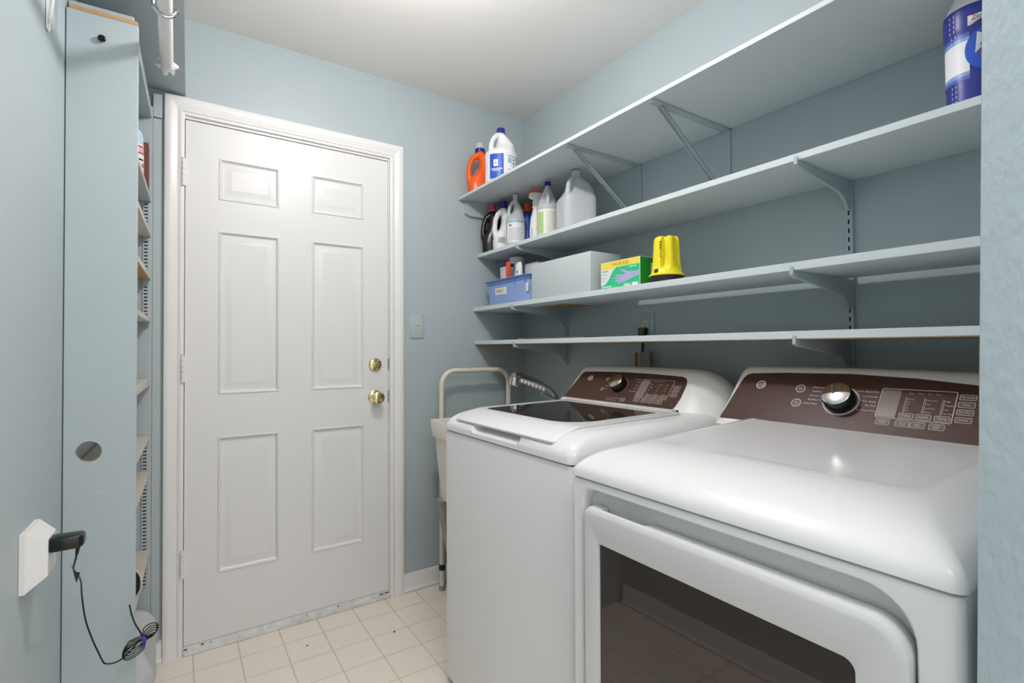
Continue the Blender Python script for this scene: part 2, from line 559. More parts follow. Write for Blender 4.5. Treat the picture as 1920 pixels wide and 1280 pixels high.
standard(-1.645, 1.098, 1.6410, 'slotted blue-grey steel standard at the right, above the dryer')

def arm(yc, xf, zt, label):
    xw = -0.0145
    pts = [(xf - 0.007, zt + 0.010), (xf - 0.0035, zt + 0.008), (xf - 0.002, zt), (xw, zt), (xw, zt - 0.085), (xw - 0.010, zt - 0.082), (xw - 0.022, zt - 0.066), (xw - 0.038, zt - 0.052), (xw - 0.062, zt - 0.043), (xf + 0.02, zt - 0.018), (xf - 0.003, zt - 0.014), (xf - 0.007, zt - 0.010)]
    b = MB().prism([(x, yc - 0.0045, z) for x, z in pts], (0, 0.009, 0))
    return solo('shelf_bracket', b, M['wall'], label, 'bracket', 'curved brackets on the slotted standards')
names = {2: 'second', 3: 'third', 4: 'lowest'}
for yc, side in ((-0.375, 'left'), (-1.645, 'right')):
    for k in (2, 3, 4):
        arm(yc, SH[k][0], SH[k][1] - (0.0016 if k == 4 else 0.0006), 'curved blue-grey bracket under the %s shelf on the %s slotted standard' % (names[k], side))

def tri(yc, label):
    zt = 1.9303
    t = thing('angle_bracket', label, 'bracket', (0, yc, 1.70), group='strutted brackets under the topmost shelf')
    b = MB()
    b.prism([(-0.0005, yc - 0.014, zt), (-0.0005, yc + 0.014, zt), (-0.0005, yc + 0.014, 1.676), (-0.0005, yc + 0.007, 1.670), (-0.0005, yc - 0.007, 1.670), (-0.0005, yc - 0.014, 1.676)], (-0.0045, 0, 0))
    b.prism([(0 - 0.0005, yc - 0.014, zt), (-0.405, yc - 0.014, zt), (-0.418 + 0.02, yc - 0.008, zt), (-0.400, yc + 0.008, zt), (-0.390, yc + 0.014, zt), (-0.0005, yc + 0.014, zt)], (0, 0, -0.0045))
    part('flange', b, M['wall'], t, 30)
    d = V((-0.012 + 0.352, 0, 1.690 - 1.926))
    n = V((d.z, 0, -d.x)).normalized()
    s = MB()
    p0, p1 = V((-0.352, yc, 1.9245)), V((-0.008, yc, 1.690))
    if n.z > 0:
        n = -n
    for q in (-0.0075, 0.0060):
        s.prism([p0 + V((0, q, 0)), p1 + V((0, q, 0)), p1 + V((0, q, 0)) + n * 0.009, p0 + V((0, q, 0)) + n * 0.009], (0, 0.0015, 0))
    s.prism([p0 + V((0, -0.0075, 0)), p1 + V((0, -0.0075, 0)), p1 + V((0, -0.0075, 0)) + n * 0.0015, p0 + V((0, -0.0075, 0)) + n * 0.0015], (0, 0.015, 0))
    part('strut', s, M['wall'], t, 30)
    for (x, z, ax) in ((-0.03, zt - 0.0046, (0, 0, -1)), (-0.13, zt - 0.0046, (0, 0, -1)), (-0.385, zt - 0.0046, (0, 0, -1)), (-0.0051, 1.90, (-1, 0, 0)), (-0.0051, 1.835, (-1, 0, 0)), (-0.0051, 1.77, (-1, 0, 0))):
        part('screw', MB().lathe([(0, 0), (0.004, 0), (0.003, 0.0014), (0, 0.0018)], (x, yc, z), ax, 10), M['wall'], t)
tri(-0.852, 'strutted blue-grey angle bracket under the topmost shelf, nearer the bottles')
tri(-1.258, 'strutted blue-grey angle bracket under the topmost shelf, nearer the right')

# outlet with black plug, cord, light switch
ol = thing('wall_outlet', 'blue-painted outlet plate on the wall between the two lower shelves', 'outlet', (0, -0.890, 1.19))
part('plate', MB().box(-0.006, -0.0005, -0.928, -0.852, 1.190, 1.306, 0.002, 2), M['platepaint'], ol)
rc = MB().lathe([(0, 0), (0.0165, 0), (0.0165, 0.003), (0.015, 0.0036), (0, 0.0036)], (-0.006, -0.886, 1.262), (-1, 0, 0), 24)
rc = part('receptacle', rc, M['ivory'], ol)
part('slot', MB().box(-0.0102, -0.0092, -0.8815, -0.8790, 1.258, 1.270).box(-0.0102, -0.0092, -0.8935, -0.8910, 1.258, 1.270).box(-0.0102, -0.0092, -0.8885, -0.884, 1.249, 1.2535), M['chip_shade'], rc)
part('screw', MB().lathe([(0, 0), (0.003, 0), (0.002, 0.001), (0, 0.001)], (-0.006, -0.886, 1.238), (-1, 0, 0), 10), M['seam'], ol)
pl = thing('power_plug', 'black plug with a thick cord hanging down from the wall outlet', 'plug', (-0.02, -0.884, 0.96))
part('plug_body', MB().loft([[V((-0.008 - x, -0.882 + yy, z)) for x, yy in rrect(0.0, d, -hw, hw, 0.006, 4)] for z, d, hw in ((1.2475, 0.018, 0.015), (1.2440, 0.024, 0.0195), (1.2280, 0.027, 0.0185), (1.2100, 0.026, 0.0125), (1.1950, 0.024, 0.0110), (1.185, 0.022, 0.009))]), M['black'], pl)
part('cord', MB().tube([(-0.021, -0.882, 1.19), (-0.021, -0.880, 1.15), (-0.020, -0.874, 1.08), (-0.022, -0.87, 0.96)], 0.0055, 10), M['black'], pl)
solo('copper_pipe', MB().tube([(-0.050, -0.872, 0.70), (-0.050, -0.872, 1.1445)], 0.006, 12), M['copper'], 'thin brown copper pipe on the wall below the outlet', 'pipe')
solo('pipe_cover', MB().prism([(-0.030, -0.877, 1.1465), (-0.030, -0.925, 1.1465), (-0.030, -0.950, 0.90), (-0.030, -0.877, 0.90)], (-0.004, 0, 0)), M['greyplate'], 'grey plate standing against the wall behind the washer console', 'plate')
sw = thing('light_switch', 'blue-painted toggle switch plate on the wall right of the door', 'switch', (-0.639, 0, 1.215))
part('plate', MB().box(-0.675, -0.603, -0.006, -0.0005, 1.216, 1.333, 0.002, 2), M['platepaint'], sw)
part('toggle', MB().box(-0.643, -0.634, -0.0075, -0.0055, 1.262, 1.287).prism([(-0.6425, -0.006, 1.270), (-0.6425, -0.006, 1.284), (-0.6425, -0.017, 1.287), (-0.6425, -0.018, 1.281)], (0.008, 0, 0)), M['ivory'], sw)
for z in (1.305, 1.244):
    part('screw', MB().lathe([(0, 0), (0.003, 0), (0.002, 0.001), (0, 0.001)], (-0.6385, -0.006, z), (0, -1, 0), 10), M['platepaint'], sw)

# ------------------------------------------------------------------ washer and dryer
def slope_frame(s):
    x0, z0, x1, z1 = s
    u = V((x1 - x0, 0, z1 - z0)).normalized()
    r = V((0, -1, 0))
    n = r.cross(u)
    def P(y, z, off=0.0):
        return V((x0 + (z - z0) * (x1 - x0) / (z1 - z0), y, z)) + n * off
    return P, r, u, n

def cab_rings(x0, x1, y0, y1, steps, slope, zref):
    """stack of rounded rectangles: steps are (z, front inset, side inset, back inset, corner radius)"""
    out = []
    for z, f, s, b, r in steps:
        ring = rrect(x0 + f, x1 - b, y0 + s, y1 - s, r, 5)
        out.append([V((a, c, z + (slope * (a - x0) if z > zref else 0))) for a, c in ring])
    return out

def plate(P, n, pts, off0, off1):
    a = [P(y, z, off0) for y, z in pts]
    return MB().loft([a, [p + n * (off1 - off0) for p in a]])

def outline(P, n, y0, y1, z0, z1, r, wd, off=0.0024, h=0.0006, shear=0.0):
    """thin raised frame printed round a control"""
    k = 3
    o_ = rrect(y0, y1, z0, z1, r, k)
    i_ = rrect(y0 + wd, y1 - wd, z0 + wd * 0.8, z1 - wd * 0.8, max(r - wd, 0.0004), k)
    A = [P(a, b, off) for a, b in o_]
    B = [P(a, b, off) for a, b in i_]
    return MB().loft([A, [p + n * h for p in A], [p + n * h for p in B], B], False, False, True)

def ringmark(P, n, y, z, r0, r1, off=0.0024, h=0.0008, k=28):
    c = P(y, z, off)
    return MB().lathe([(r0, 0), (r1, 0), (r1, h), (r0, h), (r0, 0)], c, n, k)

def control(P, r, u, n, root, y, z, rad, height, capm):
    c = P(y, z, 0.002)
    kn = part('dial', MB().lathe([(0, 0), (rad * 1.05, 0), (rad * 1.05, height * 0.25), (rad * 0.98, height * 0.85), (rad * 0.9, height * 0.93), (0, height * 0.93)], c, n, 40), M['black'], root)
    part('dial_cap', MB().lathe([(0, height * 0.9), (rad * 0.92, height * 0.9), (rad * 0.93, height * 0.96), (rad * 0.86, height), (0, height * 0.985)], c, n, 40), capm, kn)
    return kn

def emblem(P, r, u, n, root, y, z, rad):
    e = part('emblem', ringmark(P, n, y, z, rad * 0.80, rad, 0.0022, 0.0012), M['print'], root)
    part('emblem_disc', MB().lathe([(0, 0), (rad * 0.78, 0), (rad * 0.78, 0.0004), (0, 0.0004)], P(y, z, 0.0022), n, 24), M['btn'], e)
    t = MB()
    text_into(t, 'GE', rad * 1.15, P(y, z, 0.0030) - u * rad * 0.05, r, u, 'CENTER', 0.25)
    part('monogram', t, M['print'], e, 0)

# ---- washer
WX0, WX1, WY0, WY1 = -0.832, -0.105, -1.383, -0.690
wash = thing('washing_machine', 'white top-loading washing machine with a dark glass lid, left of the dryer', 'washing machine', ((WX0 + WX1) / 2, (WY0 + WY1) / 2, 0))
cab = MB().loft([[V((a, b, z)) for a, b in rrect(WX0 + 0.003 + i, WX1, WY0 + 0.002 + i, WY1 - 0.002 - i, 0.018, 5)] for z, i in ((0.028, 0), (0.872, 0), (0.877, 0.0015), (0.8785, 0.004))])
part('cabinet', cab, M['enamel2'], wash)
for yy in (WY0 + 0.06, WY1 - 0.06):
    for xx in (WX0 + 0.06, WX1 - 0.06):
        part('foot', MB().lathe([(0, 0.0005), (0.022, 0.0005), (0.022, 0.010), (0.012, 0.012), (0.012, 0.0285), (0, 0.0285)], (xx, yy, 0), n=16), M['black'], wash)
part('seam_shade', MB().box(WX0 + 0.010, WX1 - 0.01, WY0 + 0.010, WY1 - 0.010, 0.874, 0.884), M['seam'], wash)  # dark filler that paints the shade inside the cabinet seam
wsteps = [(0.882, 0.002, 0.002, 0, 0.022), (0.8825, 0, 0, 0, 0.024), (0.898, 0, 0, 0, 0.024), (0.908, 0.004, 0.003, 0, 0.026), (0.918, 0.011, 0.007, 0, 0.03), (0.928, 0.022, 0.012, 0, 0.034), (0.936, 0.036, 0.019, 0, 0.038), (0.942, 0.053, 0.027, 0, 0.042), (0.947, 0.075, 0.036, 0, 0.045), (0.9495, 0.098, 0.044, 0, 0.045)]
top = part('top_cover', MB().loft(cab_rings(WX0, WX1, WY0, WY1, wsteps, 0.014, 0.905)), M['enamel'], wash, 50)
# finger scoop under the front of the lid
ck = MB().loft([[V((x, y, z)) for y, z in rrect(-1.160 + d, -0.885 - d, 0.8985 + d * 0.7, 0.960, (0.022, 0.022, 0.004, 0.004), 5)] for x, d in ((-0.90, -0.012), (-0.831, -0.004), (-0.822, 0.004), (-0.806, 0.012), (-0.796, 0.020))])
cut(top, ck, 50)
# lid follows the rounded front, then lies flat
LY0, LY1 = -1.300, -0.765
def lid_line(t0):
    prof = [(-0.8255, 0.9225), (-0.8175, 0.9275), (-0.803, 0.9345), (-0.785, 0.9415), (-0.765, 0.9475), (-0.742, 0.9520)]
    return prof
lp = lid_line(0)
gx0, gx1, gy0, gy1 = -0.728, -0.372, -1.258, -0.795
lid_top = [(x, z + 0.0045) for x, z in lp] + [(-0.725, 0.9575), (-0.50, 0.9610), (-0.325, 0.9635)]
lid_bot = [(x + 0.002, z - 0.001) for x, z in lp] + [(-0.725, 0.9515), (-0.50, 0.9550), (-0.325, 0.9575)]
lr = []
loop = lid_top + lid_bot[::-1]
for y, sx in ((LY1, 0.012), (LY1 - 0.006, 0.003), (LY1 - 0.014, 0.0), (LY0 + 0.014, 0.0), (LY0 + 0.006, 0.003), (LY0, 0.012)):
    rr = []
    for i, (x, z) in enumerate(loop):
        q = 1.0 if x < -0.76 else (max(0.0, (-0.70 - x) / 0.06) if x < -0.70 else 0.0)
        rr.append(V((x + sx * q, y, z)))
    lr.append(rr)
lid = part('lid', MB().loft(lr), M['enamel'], wash, 40)
gk = MB().loft([[V((x, y, z)) for x, y in rrect(gx0, gx1, gy0, gy1, (0.10, 0.02, 0.02, 0.03), 8)] for z in (0.9565, 0.975)])
cut(lid, gk, 40)
zg = lambda x: 0.9595 + (x + 0.5) * 0.0138
gl = part('lid_glass', MB().loft([[V((x, y, zg(x) + dz)) for x, y in rrect(gx0 + 0.0008, gx1 - 0.0008, gy0 + 0.0008, gy1 - 0.0008, (0.099, 0.019, 0.019, 0.029), 8)] for dz in (-0.003, 0.0005)]), M['glass'], lid)
hg = MB().prism([(-0.324, -0.72, 0.9545), (-0.324, -0.72, 0.9655), (-0.305, -0.72, 0.9675), (-0.296, -0.72, 0.960), (-0.296, -0.72, 0.9545)], (0, -0.545, 0))
part('hinge_strip', hg, M['plastic_w'], wash)
part('hinge_pin', MB().box(-0.300, -0.290, -1.268, -1.2605, 0.956, 0.9655, 0.001, 1), M['black'], wash)

WS = (-0.285, 0.960, -0.190, 1.074)
Pw, rw, uw, nw = slope_frame(WS)
def console(prof, stations, xb, zb):
    rings = []
    for y, a, b in stations:
        rings.append([V((xb + (x - xb) * a, y, zb + (z - zb) * b)) for x, z in prof])
    return MB().loft(rings)
wprof = [(-0.300, 0.942), (-0.2915, 0.952), (-0.285, 0.960), (-0.24, 1.014), (-0.190, 1.074), (-0.180, 1.0835), (-0.168, 1.0885), (-0.150, 1.091), (-0.120, 1.090), (-0.108, 1.082), (-0.105, 1.06), (-0.105, 0.942)]
wst = [(-0.674, 0.86, 0.40), (-0.6765, 0.93, 0.58), (-0.681, 0.965, 0.76), (-0.688, 0.985, 0.89), (-0.698, 0.996, 0.97), (-0.712, 1, 1), (-0.90, 1.0, 1.012), (-1.05, 1.0, 1.012), (-1.225, 1, 1), (-1.255, 0.985, 0.985), (-1.285, 0.95, 0.94), (-1.315, 0.89, 0.85), (-1.345, 0.80, 0.66), (-1.368, 0.68, 0.38), (-1.380, 0.6, 0.1)]
part('console', console(wprof, wst, -0.105, 0.942), M['enamel'], wash, 50)
wpan = [(-0.6870, 0.9545), (-0.6955, 0.980), (-0.7045, 1.010), (-0.7125, 1.040), (-0.7195, 1.057), (-0.7285, 1.064), (-0.80, 1.0675), (-0.97, 1.0700), (-1.10, 1.0685), (-1.215, 1.0645), (-1.2285, 1.061), (-1.2375, 1.054), (-1.2435, 1.040), (-1.2450, 1.00), (-1.2405, 0.975), (-1.2330, 0.9560)]
part('control_panel', plate(Pw, nw, wpan, 0.0004, 0.0022), M['brown'], wash, 30)
emblem(Pw, rw, uw, nw, wash, -0.783, 1.041, 0.0125)
for (y, z, s) in ((-0.881, 1.041, 'o'), (-0.881, 1.004, 'p')):
    bt = part('button', ringmark(Pw, nw, y, z, 0.0088, 0.0098), M['printdim'], wash)
    t = MB()
    text_into(t, '\u25b6' if False else ('II' if s == 'p' else 'O'), 0.008, Pw(y, z, 0.003), rw, uw, 'CENTER')
    part('symbol', t, M['print'], bt, 0)
control(Pw, rw, uw, nw, wash, -0.962, 1.021, 0.0305, 0.034, M['satin'])
part('dial_ring', ringmark(Pw, nw, -0.962, 1.021, 0.0355, 0.0364), M['printdim'], wash)
tx = MB()
for i, (s, z) in enumerate((('Delicates', 1.0475), ('Bulky', 1.0385), ('Normal', 1.0265), ('Whites', 1.0165), ('Active Wear', 1.006))):
    text_into(tx, s, 0.0060, Pw(-0.918 + (0.012 if i > 2 else 0.004), z, 0.0027), rw, uw, 'RIGHT')
for i, (s, z) in enumerate((('Speed Wash', 1.0475), ('Towels', 1.0385), ('Bulky', 1.0265), ('Colors', 1.0165), ('Drain & Spin', 1.006))):
    text_into(tx, s, 0.0060, Pw(-1.049, z, 0.0027), rw, uw, 'RIGHT')
for i in range(5):
    text_into(tx, 'Soak' if i else 'Off', 0.0055, Pw(-0.930 - i * 0.0135, 0.9775, 0.0027), rw, uw)
text_into(tx, 'Delay Wash - hours', 0.0062, Pw(-0.929, 0.9705, 0.0027), rw, uw)
for c, (y, words) in enumerate(((-1.098, ('Heavy', 'Normal', 'Light', 'Eco')), (-1.134, ('Tap Cold', 'Cold', 'Cool', 'Warm')), (-1.168, ('High', 'Med', 'Low', 'None')))):
    for i, s in enumerate(words):
        text_into(tx, s, 0.0046, Pw(y, 1.034 - i * 0.0095, 0.0027), rw, uw)
text_into(tx, 'Fill   Wash   Rinse   Spin', 0.005, Pw(-1.105, 1.0445, 0.0027), rw, uw)
part('lettering', tx, M['print'], wash, 0)
dsp = part('display', plate(Pw, nw, [(-1.0585, 0.990), (-1.0585, 1.047), (-1.0925, 1.046), (-1.0925, 0.989)], 0.0022, 0.0027), M['disp'], wash, 30)
part('grid_frame', outline(Pw, nw, -1.195, -1.056, 0.9875, 1.0495, 0.002, 0.0008), M['print'], wash, 30)
def button(P, r, u, n, root, y0, y1, z0, z1, s, size):
    b = part('button', plate(P, n, rrect(y0 + 0.0012, y1 - 0.0012, z0 + 0.001, z1 - 0.001, 0.0015, 2), 0.0022, 0.0030), M['btn'], root, 30)
    part('rim', outline(P, n, y0, y1, z0, z1, 0.002, 0.0008), M['print'], b, 30)
    t = MB()
    ls = s.split('|')
    for i, q in enumerate(ls):
        text_into(t, q, size, P((y0 + y1) / 2, (z0 + z1) / 2, 0.0034) + u * ((len(ls) - 1) / 2 - i) * size * 0.9, r, u, 'CENTER')
    part('caption', t, M['print'], b, 0)
for y, s in ((-1.113, 'Soil'), (-1.145, 'Temp'), (-1.177, 'Spin')):
    button(Pw, rw, uw, nw, wash, y - 0.013, y + 0.013, 0.9905, 1.0005, s, 0.0062)
for z, s in ((1.0415, 'My Cycle'), (1.029, 'Deep'), (1.0165, 'Rinse'), (1.004, 'Sound')):
    if z < 1.04:
        button(Pw, rw, uw, nw, wash, -1.228, -1.203, z - 0.0045, z + 0.0045, s, 0.0050)
for y, s in ((-1.073, 'Auto|Soak'), (-1.107, 'Extra|Rinse'), (-1.139, 'Deep|Fill'), (-1.171, 'Water|Level')):
    button(Pw, rw, uw, nw, wash, y - 0.013, y + 0.013, 0.9735, 0.9850, s, 0.0048)
button(Pw, rw, uw, nw, wash, -1.021, -0.999, 0.9695, 0.9800, 'Delay', 0.0060)

# ---- dryer
DX0, DX1, DY0, DY1 = -0.880, -0.100, -2.114, -1.434
dry = thing('clothes_dryer', 'white front-loading clothes dryer with a dark window, nearest the stub wall', 'dryer', ((DX0 + DX1) / 2, (DY0 + DY1) / 2, 0))
cab = MB().loft([[V((a, b, z)) for a, b in rrect(DX0 + 0.002 + i, DX1, DY0 + 0.002 + i, DY1 - 0.002 - i, 0.014, 5)] for z, i in ((0.028, 0), (0.872, 0), (0.877, 0.0015), (0.8785, 0.004))])
cab = part('cabinet', cab, M['enamel2'], dry)
RC = (0.03, 0.03, 0.034, 0.060)
rk = MB().loft([[V((x, y, z)) for y, z in rrect(-2.068 + d, -1.470 - d, 0.15 + d, 0.862 - d, (0.05, 0.03, 0.034, 0.062), 8)] for x, d in ((-0.92, -0.006), (DX0 + 0.001, -0.003), (DX0 + 0.005, 0.0005), (DX0 + 0.012, 0.002), (DX0 + 0.030, 0.004))])
cut(cab, rk, 38)
for yy in (DY0 + 0.06, DY1 - 0.06):
    for xx in (DX0 + 0.06, DX1 - 0.06):
        part('foot', MB().lathe([(0, 0.0005), (0.022, 0.0005), (0.022, 0.010), (0.012, 0.012), (0.012, 0.0285), (0, 0.0285)], (xx, yy, 0), n=16), M['black'], dry)
part('seam_shade', MB().box(DX0 + 0.010, DX1 - 0.01, DY0 + 0.010, DY1 - 0.010, 0.874, 0.8835), M['seam'], dry)  # shade under the top cover, painted as a dark filler
dsteps = [(0.8815, 0.002, 0.002, 0, 0.014), (0.882, 0, 0, 0, 0.016), (0.896, 0, 0.0, 0, 0.016), (0.906, 0.009, 0.007, 0, 0.016), (0.917, 0.021, 0.017, 0, 0.016), (0.927, 0.038, 0.030, 0, 0.017), (0.935, 0.060, 0.046, 0, 0.018), (0.940, 0.085, 0.060, 0, 0.02), (0.9435, 0.115, 0.073, 0, 0.024), (0.9455, 0.150, 0.083, 0.0, 0.03), (0.9460, 0.172, 0.090, 0.0, 0.036), (0.9445, 0.182, 0.095, 0.19, 0.04), (0.9440, 0.190, 0.10, 0.20, 0.04)]
part('top_cover', MB().loft(cab_rings(DX0, DX1, DY0, DY1, dsteps, 0.040, 0.90)), M['enamel'], dry, 50)
# door
dy0, dy1, dz0, dz1 = -2.064, -1.4815, 0.165, 0.826
wy0, wy1, wz0, wz1 = -2.004, -1.529, 0.34, 0.757
def dring(d, x, rad):
    return [V((x, y, z)) for y, z in rrect(dy0 + d, dy1 - d, dz0 + d, dz1 - d, [q - d * 0.7 for q in rad], 8)]
def wring(d, x, rad):
    return [V((x, y, z)) for y, z in rrect(wy0 - d, wy1 + d, wz0 - d, wz1 + d, rad, 8)]
DR = (0.03, 0.03, 0.020, 0.045)
fr = MB().loft([dring(0.001, -0.8555, DR), dring(0.0, -0.876, DR), dring(0.0025, -0.8835, DR), dring(0.008, -0.8875, DR), dring(0.013, -0.888, DR), wring(0.004, -0.888, (0.02, 0.012, 0.008, 0.018)), wring(0.001, -0.8865, (0.018, 0.01, 0.006, 0.016)), wring(0.0, -0.880, (0.018, 0.01, 0.006, 0.016)), wring(0.0, -0.862, (0.018, 0.01, 0.006, 0.016)), wring(0.0, -0.8555, (0.018, 0.01, 0.006, 0.016))], False, False, True)
dd = part('door', fr, M['door_enamel'], dry, 30)
nk = MB().loft([[V((x, y, z)) for x, y in rrect(-0.8765, -0.845, -1.652 + d, -1.522 - d, 0.008, 4)] for z, d in ((0.806, 0.012), (0.812, 0.006), (0.84, 0.0))])
cut(dd, nk, 30)
part('window', MB().loft([[V((x, y, z)) for y, z in rrect(wy0 + 0.0004, wy1 - 0.0004, wz0 + 0.0004, wz1 - 0.0004, (0.018, 0.01, 0.006, 0.016), 8)] for x in (-0.870, -0.8815)]), M['dglass'], dd)
# latch at the edge of the door
part('latch', MB().box(-0.876, -0.862, -2.0665, -2.0615, 0.735, 0.755, 0.001, 1), M['black'], dd)

DS = (-0.30, 0.960, -0.20, 1.090)
Pd, rd, ud, nd = slope_frame(DS)
dprof = [(-0.318, 0.945), (-0.3085, 0.952), (-0.300, 0.960), (-0.25, 1.025), (-0.200, 1.090), (-0.191, 1.100), (-0.180, 1.1055), (-0.160, 1.108), (-0.120, 1.107), (-0.106, 1.098), (-0.102, 1.07), (-0.102, 0.945)]
dst = [(-1.4045, 0.86, 0.40), (-1.407, 0.93, 0.58), (-1.412, 0.965, 0.76), (-1.420, 0.985, 0.89), (-1.430, 0.996, 0.97), (-1.445, 1, 1), (-1.62, 1.0, 1.01), (-1.72, 1.0, 1.013), (-1.85, 1.0, 1.008), (-1.98, 1, 0.992), (-2.01, 0.985, 0.975), (-2.04, 0.95, 0.93), (-2.07, 0.87, 0.78), (-2.095, 0.75, 0.45), (-2.111, 0.6, 0.1)]
part('console', console(dprof, dst, -0.102, 0.945), M['enamel'], dry, 50)
dpan = [(-1.4195, 0.9615), (-1.4255, 0.985), (-1.4320, 1.02), (-1.4390, 1.055), (-1.4440, 1.073), (-1.4515, 1.0825), (-1.463, 1.0862), (-1.56, 1.0915), (-1.72, 1.0945), (-1.86, 1.0895), (-1.965, 1.0805), (-1.986, 1.076), (-1.996, 1.062), (-2.002, 1.02), (-2.000, 0.985), (-1.994, 0.9615)]
part('control_panel', plate(Pd, nd, dpan, 0.0004, 0.0022), M['brown'], dry, 30)
emblem(Pd, rd, ud, nd, dry, -1.504, 1.056, 0.0135)
for (y, z, s) in ((-1.6145, 1.052, 'O'), (-1.616, 1.0165, 'II')):
    bt = part('button', MB().lathe([(0, 0), (0.0108, 0), (0.0108, 0.0005), (0, 0.0005)], Pd(y, z, 0.0022), nd, 24), M['btn'], dry)
    part('rim', ringmark(Pd, nd, y, z, 0.0108, 0.0122), M['print'], bt)
    t = MB()
    text_into(t, s, 0.009, Pd(y, z, 0.0032), rd, ud, 'CENTER')
    part('symbol', t, M['print'], bt, 0)
control(Pd, rd, ud, nd, dry, -1.7195, 1.0285, 0.0345, 0.036, M['chrome'])
part('dial_ring', ringmark(Pd, nd, -1.7195, 1.0285, 0.0395, 0.0412), M['print'], dry)
tx = MB()
for s, z, y in (('Mixed Load', 1.0575, -1.676), ('Delicates', 1.0475, -1.671), ('Normal', 1.037, -1.664), ('Bedding', 1.0275, -1.664), ('Active Wear', 1.0175, -1.668)):
    text_into(tx, s, 0.0068, Pd(y, z, 0.0027), rd, ud, 'RIGHT')
for s, z, y in (('Quick Dry', 1.0545, -1.7945), ('Towels', 1.0435, -1.7945), ('Bulky', 1.0325, -1.7945), ('Air Fluff', 1.0235, -1.7955), ('Timed Dry', 1.0125, -1.7965)):
    text_into(tx, s, 0.0068, Pd(y, z, 0.0027), rd, ud, 'RIGHT')
for z, ya_, yb_ in ((1.0575, -1.678, -1.690), (1.037, -1.667, -1.677), (1.0275, -1.667, -1.678)):
    tx.loft([[Pd(ya_, z - 0.0004, 0.0026), Pd(yb_, z - 0.0004, 0.0026), Pd(yb_, z + 0.0004, 0.0026), Pd(ya_, z + 0.0004, 0.0026)], [Pd(ya_, z - 0.0004, 0.003), Pd(yb_, z - 0.0004, 0.003), Pd(yb_, z + 0.0004, 0.003), Pd(ya_, z + 0.0004, 0.003)]])
for z, ya_, yb_ in ((1.0545, -1.748, -1.7625), (1.0435, -1.7625, -1.7735), (1.0325, -1.7635, -1.7755), (1.0235, -1.7625, -1.767), (1.0125, -1.757, -1.7635)):
    tx.loft([[Pd(ya_, z - 0.0004, 0.0026), Pd(yb_, z - 0.0004, 0.0026), Pd(yb_, z + 0.0004, 0.0026), Pd(ya_, z + 0.0004, 0.0026)], [Pd(ya_, z - 0.0004, 0.003), Pd(yb_, z - 0.0004, 0.003), Pd(yb_, z + 0.0004, 0.003), Pd(ya_, z + 0.0004, 0.003)]])
cols = ((-1.8505, ('40 min', '50', '30', '20', '10')), (-1.885, ('More Dry', 'Dry', 'Less Dry', 'Damp')), (-1.917, ('High', 'Medium', 'Low', 'No Heat')))
for y, words in cols:
    for i, s in enumerate(words):
        text_into(tx, s, 0.0045, Pd(y - 0.0035, 1.0435 - i * (0.0245 / (len(words) - 1)), 0.0027), rd, ud)
text_into(tx, 'Sense        Damp       Cool      Done', 0.0038, Pd(-1.853, 1.0565, 0.0027), rd, ud)
part('lettering', tx, M['print'], dry, 0)
for y, _ in cols:
    part('indicator_bar', outline(Pd, nd, y - 0.0018, y + 0.0018, 1.0165, 1.0465, 0.0015, 0.0007), M['print'], dry, 30)
part('display', plate(Pd, nd, [(-1.801, 1.0025), (-1.801, 1.0625), (-1.838, 1.0620), (-1.838, 1.0020)], 0.0022, 0.0027), M['disp'], dry, 30)
part('grid_frame', outline(Pd, nd, -1.938, -1.799, 1.000, 1.0645, 0.003, 0.0013), M['print'], dry, 30)
for y, s in ((-1.8575, 'Time'), (-1.889, 'Level'), (-1.921, 'Temp')):
    button(Pd, rd, ud, nd, dry, y - 0.0135, y + 0.0135, 1.0030, 1.0140, s, 0.0078)
for z, s in ((1.0545, 'My Cycle'), (1.0395, 'Delay'), (1.0245, 'Eco Dry'), (1.0095, 'Sound')):
    button(Pd, rd, ud, nd, dry, -1.9695, -1.9420, z - 0.0055, z + 0.0055, s, 0.0056)
for y, s in ((-1.817, 'Wrinkle|Care'), (-1.8545, 'More|Time'), (-1.882, 'Less|Time'), (-1.9155, 'Reduce|Static')):
    button(Pd, rd, ud, nd, dry, y - 0.0135, y + 0.0135, 0.9855, 0.9975, s, 0.0048)

